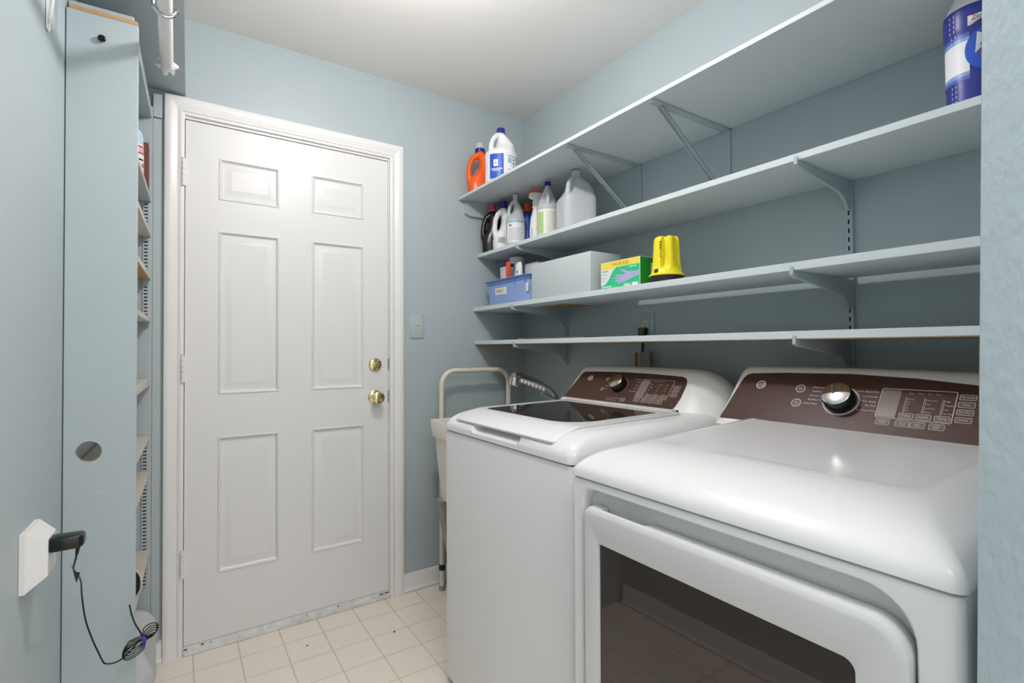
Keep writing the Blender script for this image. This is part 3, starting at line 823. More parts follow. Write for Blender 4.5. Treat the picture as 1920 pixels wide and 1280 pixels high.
# ------------------------------------------------------------------ utility sink, faucet, tube frame
tx0, tx1, ty0, ty1 = -0.655, -0.012, -0.672, -0.178
sink = thing('utility_sink', 'cream plastic laundry tub on legs between the washer and the back wall', 'sink', ((tx0 + tx1) / 2, (ty0 + ty1) / 2, 0))
def tr(d, z, r=0.03):
    return [V((a, b, z)) for a, b in rrect(tx0 + d, tx1 - d * 0.4, ty0 + d, ty1 - d, r, 4)]
tb = MB().loft([tr(0.034, 0.484), tr(0.016, 0.70), tr(0.0125, 0.764), tr(0.0045, 0.768), tr(0.0, 0.838, 0.012), tr(0.002, 0.841, 0.012), tr(0.022, 0.841, 0.02), tr(0.026, 0.834, 0.02), tr(0.032, 0.72), tr(0.05, 0.50)], True, True)
part('basin', tb, M['tub'], sink)
for (xx, yy, dx, dy) in ((tx0 + 0.045, ty1 - 0.055, 0.075, -0.05), (tx0 + 0.045, ty0 + 0.055, 0.075, 0.05), (tx1 - 0.05, ty1 - 0.055, -0.03, -0.04), (tx1 - 0.05, ty0 + 0.055, -0.03, 0.04)):
    lg = MB().loft([[V((xx + dx * t + s * a, yy + dy * 0.2 * t + q * b, 0.484 - t * 0.475)) for s, q in ((-1, -1), (1, -1), (1, 1), (-1, 1))] for t, a, b in ((0, 0.030, 0.03), (0.35, 0.022, 0.024), (1.0, 0.010, 0.012))])
    l = part('leg', lg, M['greyleg'], sink, 30)
    part('foot', MB().lathe([(0, 0), (0.014, 0), (0.014, 0.014), (0, 0.014)], (xx + dx, yy + dy * 0.2, 0.0005), n=12), M['black'], l)

fa = thing('faucet', 'chrome pull-out faucet reaching over the laundry tub', 'faucet', (-0.07, -0.40, 0.8415))
part('faucet_base', MB().lathe([(0, 0), (0.026, 0), (0.026, 0.008), (0.020, 0.02), (0.018, 0.06), (0, 0.062)], (-0.085, -0.40, 0.8418), n=20), M['chrome'], fa)
nk_ = [(-0.085, -0.40, 0.895), (-0.092, -0.40, 0.925), (-0.112, -0.40, 0.955), (-0.140, -0.40, 0.975), (-0.175, -0.40, 0.990)]
part('neck', MB().tube(nk_, [0.013, 0.013, 0.012, 0.012, 0.0125], 14), M['chrome'], fa)
hd = part('spray_handle', MB().tube([(-0.172, -0.40, 0.989), (-0.21, -0.40, 1.005), (-0.26, -0.40, 1.022), (-0.30, -0.40, 1.034), (-0.326, -0.40, 1.037), (-0.342, -0.40, 1.033)], [0.0135, 0.016, 0.017, 0.018, 0.023, 0.018], 16), M['chrome'], fa)
part('spray_head', MB().lathe([(0, -0.006), (0.021, -0.006), (0.0245, -0.002), (0.0245, 0.012), (0.023, 0.034), (0.014, 0.042), (0, 0.042)], (-0.338, -0.40, 0.998), (0.18, 0, 1), 18), M['chrome'], hd)
gp = MB()
for i in range(7):
    t = i / 6.0
    gp.lathe([(0.0, -0.010), (0.007, -0.008), (0.010, 0), (0.007, 0.008), (0, 0.010)], (-0.300 + t * 0.125, -0.409, 1.014 - t * 0.044), (0.93, 0, -0.33), 10)
part('grip', gp, M['plastic_w'], hd)
part('lever', MB().tube([(-0.095, -0.412, 0.90), (-0.125, -0.425, 0.925), (-0.198, -0.425, 0.952)], [0.009, 0.007, 0.0045], 10), M['chrome'], fa)

fx0, fx1, fy, fzt = -0.547, -0.160, -0.082, 1.055
path = [(fx0, fy, 0.006)]
path += [(fx0, fy, 0.98)]
for i in range(1, 8):
    a = PI - i * PI / 16
    path.append((fx0 + 0.072 + 0.072 * math.cos(a), fy, fzt - 0.072 + 0.072 * math.sin(a)))
path += [(fx0 + 0.072, fy, fzt), (fx1 - 0.07, fy, fzt)]
for i in range(1, 8):
    a = PI / 2 - i * PI / 16
    path.append((fx1 - 0.07 + 0.07 * math.cos(a), fy, fzt - 0.07 + 0.07 * math.sin(a)))
path += [(fx1, fy, fzt - 0.07), (fx1, fy, 0.006)]
tf = thing('tube_frame', 'cream bent-tube frame standing at the back wall behind the laundry tub', 'frame', ((fx0 + fx1) / 2, fy, 0))
part('tube', MB().tube(path, 0.0123, 16), M['beige'], tf)
for x in (fx0, fx1):
    part('rubber_collar', MB().lathe([(0.0125, 0), (0.0150, 0.0), (0.0150, 0.026), (0.0125, 0.026), (0.0125, 0)], (x, fy, 0.098), n=18), M['black'], tf)
    part('rubber_foot', MB().lathe([(0, 0), (0.0145, 0), (0.0145, 0.02), (0.0125, 0.022), (0.0125, 0.022)], (x, fy, 0.0003), n=18), M['greyleg'], tf)
part('paint_chip', MB().box(-0.405, -0.388, fy - 0.0075, fy - 0.003, fzt + 0.0098, fzt + 0.0115, 0.0006, 1), M['ink'], tf)

# ------------------------------------------------------------------ bottles
def sring(cx, z, rx, ry, p, n=36, rot45=False):
    out = []
    for j in range(n):
        a = 2 * PI * j / n
        c, s = math.cos(a), math.sin(a)
        x = abs(c) ** (2.0 / p) * rx * (1 if c >= 0 else -1)
        y = abs(s) ** (2.0 / p) * ry * (1 if s >= 0 else -1)
        if rot45:
            x, y = (x - y) * 0.7071, (x + y) * 0.7071
        out.append(V((cx + x, y, z)))
    return out

def interp(rings, z):
    for a, b in zip(rings, rings[1:]):
        if a[0] <= z <= b[0]:
            t = (z - a[0]) / max(b[0] - a[0], 1e-6)
            return [a[i] + (b[i] - a[i]) * t for i in range(len(a))]
    return list(rings[-1])

class Bottle:
    """local frame: handle along +X; placed at loc and turned by ang"""
    def __init__(s, name, label, cat, loc, ang, rings, mat_, handle=None, rot45=False, sx=1, sy=1, sz=1, voxel=0.0028, group=None):
        s.rings = [(z * sz, cx * sx, rx * sx, ry * sy, p) for z, cx, rx, ry, p in rings]
        s.rot45 = rot45
        s.T = Matrix.Translation(V(loc)) @ Matrix.Rotation(ang, 4, 'Z')
        s.root = thing(name, label, cat, loc, 0.0, group)
        b = MB().loft([sring(cx, z, rx, ry, p, 36, rot45) for z, cx, rx, ry, p in s.rings])
        if handle:
            b.tube([(x * sx, 0, z * sz) for x, z, r in handle], [r * (sx + sz) / 2 for x, z, r in handle], 14)
        me = melt(b, voxel, 5)
        me.name = 'bottle_body'
        me.transform(s.T)
        s.body = put('bottle_body', me, mat_, s.root)
        s.top = s.rings[-1][0]

    def cap(s, prof, m, z=None, name='cap', x=0.0):
        b = MB().lathe(prof, (x, 0, s.top if z is None else z), n=28).xf(s.T)
        return part(name, b, m, s.root)

    def label(s, z0, z1, a0, a1, m, parent=None, off=0.0012, name='label', nz=4, na=14):
        """patch following the body between two heights and two angles (degrees)"""
        b = MB()
        rows = []
        for i in range(nz + 1):
            z = z0 + (z1 - z0) * i / nz
            _, cx, rx, ry, p = interp(s.rings, z)
            row = []
            for j in range(na + 1):
                a = math.radians(a0 + (a1 - a0) * j / na)
                if s.rot45:
                    a -= PI / 4
                c, q = math.cos(a), math.sin(a)
                x = abs(c) ** (2.0 / p) * (rx + off) * (1 if c >= 0 else -1)
                y = abs(q) ** (2.0 / p) * (ry + off) * (1 if q >= 0 else -1)
                if s.rot45:
                    x, y = (x - y) * 0.7071, (x + y) * 0.7071
                row.append(b.bm.verts.new((cx + x, y, z)))
            rows.append(row)
        for i in range(nz):
            for j in range(na):
                b.bm.faces.new((rows[i][j], rows[i][j + 1], rows[i + 1][j + 1], rows[i + 1][j]))
        b.xf(s.T)
        me = b.mesh(name, 60)
        return put(name, me, m, parent or s.root)

JUG = [(0.0, 0, 0.068, 0.068, 2.2), (0.004, 0, 0.076, 0.076, 2.1), (0.012, 0, 0.078, 0.078, 2), (0.128, 0, 0.078, 0.078, 2), (0.136, 0, 0.080, 0.080, 2), (0.146, 0, 0.077, 0.077, 2), (0.158, -0.006, 0.062, 0.070, 2), (0.185, -0.022, 0.040, 0.058, 2), (0.215, -0.014, 0.028, 0.036, 2), (0.232, -0.003, 0.021, 0.023, 2), (0.240, 0, 0.0175, 0.0175, 2), (0.252, 0, 0.0175, 0.0175, 2)]
JUGH = [(0.050, 0.146, 0.016), (0.060, 0.160, 0.013), (0.059, 0.180, 0.011), (0.049, 0.205, 0.011), (0.030, 0.225, 0.012), (0.008, 0.236, 0.013)]
MILK = [(0.0, 0, 0.066, 0.066, 5), (0.006, 0, 0.074, 0.074, 5), (0.118, 0, 0.0745, 0.0745, 5), (0.138, -0.001, 0.0735, 0.0735, 5), (0.156, -0.012, 0.065, 0.065, 4.5), (0.182, -0.023, 0.056, 0.056, 4), (0.206, -0.018, 0.046, 0.046, 3.2), (0.224, -0.005, 0.029, 0.029, 2.4), (0.236, 0, 0.0195, 0.0195, 2), (0.262, 0, 0.0190, 0.0190, 2)]
MILKH = [(0.070, 0.118, 0.015), (0.080, 0.138, 0.012), (0.080, 0.160, 0.0105), (0.074, 0.184, 0.0105), (0.055, 0.208, 0.011), (0.030, 0.222, 0.012), (0.006, 0.228, 0.012)]
DET = [(0.0, 0, 0.070, 0.042, 3), (0.005, 0, 0.076, 0.047, 3), (0.050, 0.002, 0.077, 0.048, 2.8), (0.085, -0.006, 0.068, 0.047, 2.6), (0.115, -0.024, 0.046, 0.044, 2.4), (0.150, -0.030, 0.036, 0.040, 2.2), (0.180, -0.024, 0.034, 0.036, 2.1), (0.200, -0.010, 0.032, 0.032, 2), (0.212, -0.002, 0.026, 0.026, 2), (0.222, 0, 0.024, 0.024, 2)]
DET2 = [(0.0, 0, 0.070, 0.042, 3), (0.005, 0, 0.076, 0.047, 3), (0.050, 0.002, 0.077, 0.048, 2.8), (0.085, -0.002, 0.072, 0.047, 2.6), (0.115, -0.012, 0.059, 0.044, 2.4), (0.150, -0.016, 0.050, 0.040, 2.2), (0.180, -0.014, 0.044, 0.036, 2.1), (0.200, -0.008, 0.034, 0.032, 2), (0.212, -0.002, 0.026, 0.026, 2), (0.222, 0, 0.024, 0.024, 2)]
DETH = [(0.058, 0.060, 0.020), (0.070, 0.085, 0.016), (0.072, 0.115, 0.0145), (0.066, 0.150, 0.0145), (0.048, 0.182, 0.016), (0.018, 0.200, 0.020)]
RCAP = [(0.0, -0.012), (0.020, -0.012), (0.0205, 0.010), (0.019, 0.013), (0.0, 0.013)]

def look(loc, off=0.0):
    """angle of the direction from loc to the middle of the doorway, plus an offset in degrees"""
    return math.atan2(-2.30 - loc[1], -1.62 - loc[0]) + math.radians(off)

Z1, Z2, Z3, Z4 = 1.9456, 1.6611, 1.3791, 1.2056
# topmost shelf
p = (-0.325, -0.078, Z1)
b = Bottle('detergent_jug', 'orange detergent jug with a navy collar at the left end of the topmost shelf', 'jug', p, look(p, -78), DET, M['orange'], DETH, sx=0.80, sy=0.95, sz=1.03, voxel=0.0026)
b.cap([(0.0, -0.006), (0.026, -0.006), (0.027, 0.008), (0.024, 0.012), (0.0, 0.012)], M['navy'], name='collar')
b.cap([(0.0, 0.0), (0.021, 0.0), (0.0205, 0.026), (0.018, 0.028), (0.0, 0.028)], M['hdpe'], z=b.top + 0.0125, name='measuring_cap')
b.label(0.02, 0.115, -215, -110, M['yellowp'])
b.label(0.04, 0.075, -200, -125, M['labwhite'], off=0.002, name='lettering')
p = (-0.315, -0.262, Z1)
b = Bottle('bleach_jug', 'white bleach jug with blue cap and blue label on the topmost shelf', 'jug', p, look(p, -52), JUG, M['hdpe2'], JUGH, sx=0.98, sy=0.98, sz=1.06, voxel=0.0026)
b.cap(RCAP, M['navy'])
l0 = b.label(0.018, 0.134, 10, 62, M['labblue'])
b.label(0.018, 0.134, 62, 190, M['labwhite'])
l1 = b.label(0.074, 0.106, 26, 42, M['labwhite'], off=0.0020, name='emblem')
b.label(0.082, 0.098, 31, 37, M['labgreen'], off=0.0026, name='emblem_core')
b.label(0.060, 0.064, 14, 58, M['labwhite'], off=0.0020, name='lettering', nz=1)
b.label(0.052, 0.056, 22, 50, M['labwhite'], off=0.0020, name='lettering', nz=1)
b.label(0.124, 0.1265, 76, 180, M['navy'], off=0.0020, name='rule', nz=1)
b.label(0.060, 0.0625, 78, 125, M['labink'], off=0.0020, name='rule', nz=1)
b.label(0.092, 0.118, 78, 92, M['lablight'], off=0.0020, name='sticker', nz=2)
for i in range(3):
    z = 0.106 - i * 0.018
    b.label(z, z + 0.008, 98, 105, M['labink'], off=0.0020, name='pictogram', nz=1, na=3)
    b.label(z - 0.002, z + 0.010, 114, 116, M['labink'], off=0.0020, name='pictogram', nz=1, na=2)
    b.label(z - 0.002, z - 0.0005, 114, 124, M['labink'], off=0.0020, name='pictogram', nz=1, na=3)
    b.label(z + 0.009, z + 0.0105, 114, 124, M['labink'], off=0.0020, name='pictogram', nz=1, na=3)
# second shelf
p = (-0.243, -0.066, Z2)
b = Bottle('detergent_jug', 'black detergent jug with a pink cap at the left end of the bottle row', 'jug', p, look(p, -84), DET2, M['black'], DETH, sx=0.70, sy=0.72, sz=1.00, voxel=0.0026)
b.cap([(0.0, -0.006), (0.023, -0.006), (0.024, 0.004), (0.0185, 0.008), (0.0175, 0.030), (0.0, 0.031)], M['pink'])
b.label(0.02, 0.06, -160, -95, M['labwhite'])
p = (-0.238, -0.160, Z2)
b = Bottle('detergent_jug', 'opaque white jug with a navy cap, second from the left in the bottle row', 'jug', p, look(p, -62), DET, M['hdpe2'], DETH, sx=0.66, sy=0.80, sz=0.98, voxel=0.0026)
b.cap([(0.0, -0.006), (0.021, -0.006), (0.021, 0.030), (0.0, 0.031)], M['navy'])
b.label(0.03, 0.06, 40, 85, M['labgrey'])
p = (-0.228, -0.258, Z2)
b = Bottle('vinegar_jug', 'clear handled jug without cap, white label with a light blue band', 'jug', p, look(p, -66), JUG, M['hdpe'], JUGH, sx=0.61, sy=0.61, sz=0.965, voxel=0.0024)
b.cap([(0.0, -0.004), (0.0125, -0.004), (0.0125, 0.016), (0.0118, 0.0175), (0.0, 0.0175)], M['hdpe'])
b.label(0.016, 0.126, 10, 150, M['labwhite'])
b.label(0.113, 0.124, 10, 150, M['lablight'], off=0.0018, name='band', nz=1)
b.label(0.096, 0.104, 24, 42, M['labink'], off=0.0018, name='lettering', nz=1)
for i in range(10):
    b.label(0.028 + i * 0.0062, 0.030 + i * 0.0062, 24, 115 - (i * 37) % 22, M['labgrey'], off=0.0018, name='lettering', nz=1)
p = (-0.150, -0.250, Z2)
BL = [(0, 0, 0.034, 0.026, 2.6), (0.004, 0, 0.038, 0.029, 2.6), (0.03, 0, 0.039, 0.030, 2.4), (0.085, 0, 0.029, 0.026, 2.2), (0.12, 0, 0.033, 0.028, 2.2), (0.150, 0, 0.037, 0.029, 2.2), (0.168, 0, 0.032, 0.026, 2.1), (0.178, 0, 0.018, 0.018, 2), (0.186, 0, 0.016, 0.016, 2)]
b = Bottle('cleaner_bottle', 'blue waisted bottle with an orange screw cap in the bottle row', 'bottle', p, look(p, 90), BL, M['blue'], None, voxel=0.0024, sx=0.92, sz=1.06)
b.cap([(0.0, -0.010), (0.0215, -0.010), (0.0215, -0.002), (0.019, 0.002), (0.0185, 0.030), (0.0, 0.031)], M['orange2'])
b.label(0.02, 0.11, 300, 345, M['labwhite'])
p = (-0.185, -0.396, Z2)
SPR = [(0, 0, 0.040, 0.026, 2.6), (0.004, 0, 0.045, 0.030, 2.6), (0.06, 0.0, 0.047, 0.031, 2.5), (0.12, 0.002, 0.040, 0.029, 2.3), (0.160, 0.005, 0.026, 0.023, 2.1), (0.185, 0.006, 0.016, 0.016, 2), (0.195, 0.006, 0.0145, 0.0145, 2)]
b = Bottle('spray_bottle', 'white trigger spray bottle with an orange head top in the bottle row', 'bottle', p, look(p, -80), SPR, M['hdpe2'], None, voxel=0.0024)
sh = MB().loft([[V((x, yy, z)) for yy, z in rrect(-hw, hw, z0, z1, 0.004, 3)] for x, hw, z0, z1 in ((-0.022, 0.010, 0.212, 0.238), (0.0, 0.012, 0.200, 0.242), (0.024, 0.011, 0.206, 0.243), (0.044, 0.010, 0.214, 0.240), (0.050, 0.008, 0.218, 0.236))]).xf(b.T)
sh = part('spray_head', sh, M['hdpe2'], b.root)
part('head_cover', MB().loft([[V((x, yy, z)) for yy, z in rrect(-hw, hw, z0, z1, 0.003, 3)] for x, hw, z0, z1 in ((-0.024, 0.010, 0.236, 0.243), (0.0, 0.0125, 0.241, 0.252), (0.026, 0.0118, 0.242, 0.253), (0.046, 0.0105, 0.236, 0.248), (0.054, 0.008, 0.228, 0.240))]).xf(b.T), M['orange2'], sh)
part('trigger', MB().tube([(0.020, 0, 0.210), (0.028, 0, 0.196), (0.026, 0, 0.180), (0.032, 0, 0.168)], [0.006, 0.006, 0.005, 0.004], 10).xf(b.T), M['hdpe2'], sh)
part('neck_ring', MB().lathe([(0, 0.19), (0.017, 0.19), (0.017, 0.208), (0, 0.208)], (0.006, 0, 0), n=20).xf(b.T), M['hdpe2'], b.root)
b.label(0.03, 0.13, 55, 110, M['labwhite'])
b.label(0.095, 0.108, 74, 90, M['brownbox'], off=0.002, name='emblem', nz=2)
b.label(0.060, 0.064, 68, 96, M['red'], off=0.002, name='lettering', nz=1)
b.label(0.072, 0.076, 68, 92, M['red'], off=0.002, name='lettering', nz=1)
for i in range(5):
    b.label(0.030 + i * 0.008, 0.034 + i * 0.008, 36, 42, M['ink'], off=0.002, name='lettering', nz=1, na=3)
p = (-0.215, -0.500, Z2)
b = Bottle('vinegar_jug', 'clear handled jug with a navy cap and a green edged label, beside the milk jug', 'jug', p, look(p, 2), JUG, M['hdpe'], JUGH, sx=0.64, sy=0.64, sz=0.985, voxel=0.0024)
b.cap([(0.0, -0.008), (0.0145, -0.008), (0.0148, 0.008), (0.0135, 0.0105), (0.0, 0.0105)], M['navy'])
b.label(0.014, 0.124, -62, 66, M['labcream'])
b.label(0.018, 0.112, -58, -24, M['labgreen'], off=0.0019, name='band')
for i in range(11):
    b.label(0.024 + i * 0.0085, 0.0256 + i * 0.0085, -10, 44 - (i * 53) % 17, M['labgrey'], off=0.0019, name='lettering', nz=1)
p = (-0.195, -0.672, Z2)
b = Bottle('milk_jug', 'empty translucent gallon jug without cap at the right end of the bottle row', 'jug', p, look(p, -24), MILK, M['hdpe'], MILKH, rot45=True, voxel=0.0028)
# right end
p = (-0.222, -1.972, Z2)
LY = [(0, 0, 0.040, 0.040, 2), (0.004, 0, 0.044, 0.044, 2), (0.150, 0, 0.0445, 0.0445, 2), (0.158, 0, 0.0475, 0.0475, 2), (0.200, 0, 0.0480, 0.0480, 2), (0.210, 0, 0.046, 0.046, 2), (0.245, 0, 0.024, 0.030, 2), (0.262, 0, 0.018, 0.018, 2), (0.27, 0, 0.018, 0.018, 2)]
b = Bottle('cleaner_bottle', 'white bottle with a dark blue wrap label at the right end of the second shelf', 'bottle', p, look(p, 0), LY, M['hdpe2'], None, voxel=0.003)
b.cap([(0.0, -0.004), (0.02, -0.004), (0.02, 0.02), (0.0, 0.022)], M['navy'])
b.label(0.006, 0.204, -120, 120, M['cabblue'], name='label', nz=20, na=36)
M['labfade'] = mat('label_fading_blue', (132, 158, 214), 0.4)
b.label(0.068, 0.132, -110, -8, M['labwhite'], off=0.0022, name='label_band', nz=8)
b.label(0.132, 0.140, -110, -8, M['labfade'], off=0.0021, name='label_fade', nz=2)
b.label(0.060, 0.068, -110, -8, M['labfade'], off=0.0021, name='label_fade', nz=2)
M['labfade2'] = mat('label_mid_blue', (84, 100, 182), 0.4)
b.label(0.140, 0.148, -110, -8, M['labfade2'], off=0.0020, name='label_fade', nz=2)
b.label(0.052, 0.060, -110, -8, M['labfade2'], off=0.0020, name='label_fade', nz=2)
def decal(bt, pts, m, off, nm, sub=6):
    """flat outline in (degrees, height) wrapped on to the bottle"""
    q = MB()
    ca = sum(p_[0] for p_ in pts) / len(pts)
    cz = sum(p_[1] for p_ in pts) / len(pts)
    def pos(a, z):
        _, cx, rx, ry, pw = interp(bt.rings, z)
        return V((cx + (rx + off) * math.cos(math.radians(a)), (ry + off) * math.sin(math.radians(a)), z))
    prev = None
    for k_ in range(sub + 1):
        f_ = max(k_ / sub, 0.01)
        row = [q.bm.verts.new(pos(ca + (a - ca) * f_, cz + (z - cz) * f_)) for a, z in pts]
        if prev:
            for j_ in range(len(pts)):
                q.bm.faces.new((prev[j_], prev[(j_ + 1) % len(pts)], row[(j_ + 1) % len(pts)], row[j_]))
        prev = row
    q.xf(bt.T)
    put(nm, q.mesh(nm, 60), m, bt.root)
decal(b, [(30 + 47 * math.cos(t_ * PI / 18), 0.108 + 0.046 * math.sin(t_ * PI / 18)) for t_ in range(36)], M['labblue'], 0.0030, 'label_disc')
decal(b, [(-10, 0.158), (45, 0.172), (45, 0.192), (-10, 0.178)], M['labwhite'], 0.0034, 'label_flash')
decal(b, [(2, 0.100), (50, 0.112), (50, 0.150), (6, 0.142)], M['labwhite'], 0.0036, 'label_flag')
decal(b, [(12, 0.090), (44, 0.098), (44, 0.112), (10, 0.102)], M['red'], 0.0034, 'label_tag')
for a in (-48, -38):
    for k in range(18):
        if not 4 <= k <= 10:
            b.label(0.010 + k * 0.0105, 0.015 + k * 0.0105, a, a + 1.4, M['labwhite'], off=0.0026, name='stitch', nz=1, na=1)
def wrap_text(bt, s, size, a_deg, z, rad, m, shear=0.0):
    t = MB()
    text_into(t, s, size, (0, 0, 0), (1, 0, 0), (0, 1, 0), 'LEFT', shear)
    for v in t.bm.verts:
        a = math.radians(a_deg) + v.co.x / rad
        v.co = V((rad * math.cos(a), rad * math.sin(a), z + v.co.y))
    t.xf(bt.T)
    part('lettering', t, m, bt.root, 0)
wrap_text(b, '2in1', 0.016, -4, 0.172, 0.0524, M['red'])
wrap_text(b, 'L', 0.036, 8, 0.123, 0.0494, M['purple'], 0.3)

# ------------------------------------------------------------------ third shelf: bin with its contents, cartons, lantern
bx0, bx1, by0, by1 = -0.292, -0.105, -0.462, -0.078
bn = thing('storage_bin', 'blue plastic storage bin with a paper label on the third shelf', 'bin', ((bx0 + bx1) / 2, (by0 + by1) / 2, Z3))
def br(d, z, r=0.03):
    return [V((a, c, z)) for a, c in rrect(bx0 - d, bx1 + d, by0 - d, by1 + d, r, 6)]
bb = MB().loft([br(-0.014, Z3 + 0.0003), br(-0.006, Z3 + 0.006), br(0.000, Z3 + 0.116), br(-0.003, Z3 + 0.116), br(-0.010, Z3 + 0.010), br(-0.018, Z3 + 0.005)])
part('bin_body', bb, M['bin'], bn)
rm = MB().loft([br(0.000, Z3 + 0.104), br(0.003, Z3 + 0.104), br(0.005, Z3 + 0.117), br(0.014, Z3 + 0.119), br(0.015, Z3 + 0.123), br(0.0, Z3 + 0.124), br(-0.002, Z3 + 0.116)], False, False, True)
part('rim', rm, M['binrim'], bn)
for yy in (-0.34, -0.43):
    part('rim_rib', MB().prism([(bx0 - 0.0005, yy - 0.002, Z3 + 0.085), (bx0 - 0.0005, yy - 0.002, Z3 + 0.117), (bx0 - 0.012, yy - 0.002, Z3 + 0.117)], (0, 0.004, 0)), M['binrim'], bn)
def slant(z):
    return bx0 - 0.0005 + (0.006 * (Z3 + 0.116 - z) / 0.11)
pl_ = part('paper_label', MB().loft([[V((slant(Z3 + 0.050) - 0.0008, -0.168, Z3 + 0.050)), V((slant(Z3 + 0.050) - 0.0008, -0.272, Z3 + 0.050)), V((slant(Z3 + 0.084) - 0.0008, -0.272, Z3 + 0.084)), V((slant(Z3 + 0.084) - 0.0008, -0.168, Z3 + 0.084))], [V((slant(Z3 + 0.050) - 0.0014, -0.168, Z3 + 0.050)), V((slant(Z3 + 0.050) - 0.0014, -0.272, Z3 + 0.050)), V((slant(Z3 + 0.084) - 0.0014, -0.272, Z3 + 0.084)), V((slant(Z3 + 0.084) - 0.0014, -0.168, Z3 + 0.084))]]), M['paper'], bn)
t = MB()
text_into(t, 'PAINT', 0.022, (slant(Z3 + 0.067) - 0.0018, -0.180, Z3 + 0.067), (0, -1, 0), (0, 0, 1), 'LEFT')
part('lettering', t, M['ink'], pl_, 0)
part('sticker', MB().box(bx0 - 0.0012, bx0 - 0.0002, -0.455, -0.436, Z3 + 0.045, Z3 + 0.083), M['paper'], bn)
zb = Z3 + 0.0108
solo('paint_jar', MB().lathe([(0, 0), (0.035, 0), (0.036, 0.208), (0.0385, 0.211), (0.0395, 0.234), (0.037, 0.238), (0, 0.238)], (-0.166, -0.180, zb), n=30), M['hdpe2'], 'tall round white jar with a wide white lid standing in the blue bin', 'jar')
ct = thing('storage_tub', 'small clear tub with a navy lid at the left in the blue bin', 'tub', (-0.248, -0.204, zb))
part('tub_body', MB().box(-0.272, -0.224, -0.229, -0.180, zb, zb + 0.180, 0.005, 2), M['hdpe'], ct)
part('lid', MB().box(-0.275, -0.221, -0.232, -0.177, zb + 0.1803, zb + 0.196, 0.003, 2), M['navy'], ct)
solo('scraper', MB().loft([[V((-0.274 + dx, -0.2505 - w_, z)), V((-0.274 + dx, -0.2505 + w_, z)), V((-0.266 + dx, -0.2505 + w_, z)), V((-0.266 + dx, -0.2505 - w_, z))] for z, w_, dx in ((zb, 0.009, 0), (zb + 0.06, 0.011, 0), (zb + 0.14, 0.013, 0.002), (zb + 0.190, 0.0155, 0.003), (zb + 0.198, 0.012, 0.003))]), M['orange2'], 'orange-red plastic scraper standing at the front of the blue bin', 'scraper')
tb_ = thing('squeeze_tube', 'white squeeze tube with printed front standing in the blue bin', 'tube', (-0.250, -0.318, zb))
part('tube_body', MB().loft([[V((-0.250 + a, -0.318 + c, zb + z)) for a, c in rrect(-t_, t_, -w_, w_, min(t_, w_) * 0.8, 4)] for z, t_, w_ in ((0, 0.014, 0.020), (0.12, 0.013, 0.021), (0.172, 0.008, 0.022), (0.188, 0.003, 0.016))]), M['hdpe2'], tb_)
t = MB()
text_into(t, 'III', 0.020, (-0.2635, -0.312, zb + 0.140), (0, -1, 0), (0, 0, 1), 'LEFT')
part('lettering', t, M['ink'], tb_, 0)
solo('white_carton', MB().box(-0.205, -0.140, -0.405, -0.300, zb, zb + 0.184, 0.003, 2), M['carton'], 'small white carton standing at the right in the blue bin', 'carton')

solo('storage_carton', MB().box(-0.300, -0.135, -0.874, -0.490, Z3 + 0.0003, Z3 + 0.158, 0.0025, 2), M['greybox'], 'plain pale grey carton on the third shelf between the bin and the glove box', 'carton')
gx, gy0_, gy1_, gh, gd = -0.280, -1.103, -0.909, 0.1045, 0.100
gb = thing('glove_box', 'green and yellow carton of disposable gloves with a printed hand on the third shelf', 'carton', (gx + gd / 2, (gy0_ + gy1_) / 2, Z3))
part('box_body', MB().box(gx, gx + gd, gy0_, gy1_, Z3 + 0.0003, Z3 + gh, 0.0008, 1), M['carton'], gb)
def face(pts, m, off, nm, par):
    a = [V((gx - off, gy1_ - p[0] * (gy1_ - gy0_), Z3 + 0.0006 + p[1] * (gh - 0.001))) for p in pts]
    return part(nm, MB().loft([a, [q + V((-0.00025, 0, 0)) for q in a]]), m, par, 0)
face([(0.005, 0.78), (0.995, 0.78), (0.995, 0.995), (0.005, 0.995)], M['yellowp'], 0.0002, 'printed_band', gb)
face([(0.01, 0.0), (0.99, 0.0), (0.99, 0.77), (0.42, 0.77), (0.33, 0.66), (0.22, 0.36), (0.12, 0.20), (0.01, 0.16)], M['green'], 0.0002, 'printed_field', gb)
face([(0.005, 0.74), (0.40, 0.74), (0.36, 0.78), (0.005, 0.78)], M['yellowp'], 0.0002, 'printed_band', gb)
hand = [(0.98, 0.36), (0.86, 0.34), (0.72, 0.25), (0.60, 0.21), (0.46, 0.165), (0.455, 0.205), (0.56, 0.255), (0.44, 0.245), (0.38, 0.265), (0.385, 0.30), (0.55, 0.325), (0.40, 0.345), (0.345, 0.37), (0.35, 0.405), (0.54, 0.40), (0.42, 0.445), (0.39, 0.475), (0.41, 0.505), (0.58, 0.475), (0.66, 0.50), (0.58, 0.58), (0.51, 0.66), (0.54, 0.68), (0.64, 0.615), (0.74, 0.555), (0.88, 0.53), (0.98, 0.56)]
face(hand, M['lilac'], 0.0006, 'printed_glove', gb)
for y, z, wd, hh, m in ((0.04, 0.66, 0.16, 0.025, 'labink'), (0.04, 0.55, 0.14, 0.02, 'labgrey'), (0.04, 0.42, 0.12, 0.02, 'labgrey'), (0.04, 0.33, 0.08, 0.015, 'labgrey'), (0.03, 0.095, 0.26, 0.035, 'labwhite'), (0.03, 0.05, 0.40, 0.012, 'labcream'), (0.74, 0.70, 0.18, 0.025, 'labwhite'), (0.60, 0.07, 0.18, 0.03, 'labwhite'), (0.60, 0.12, 0.16, 0.025, 'labwhite'), (0.81, 0.05, 0.14, 0.11, 'labwhite')):
    face([(y, z), (y + wd, z), (y + wd, z + hh), (y, z + hh)], M[m], 0.0006, 'small_print', gb)
t = MB()
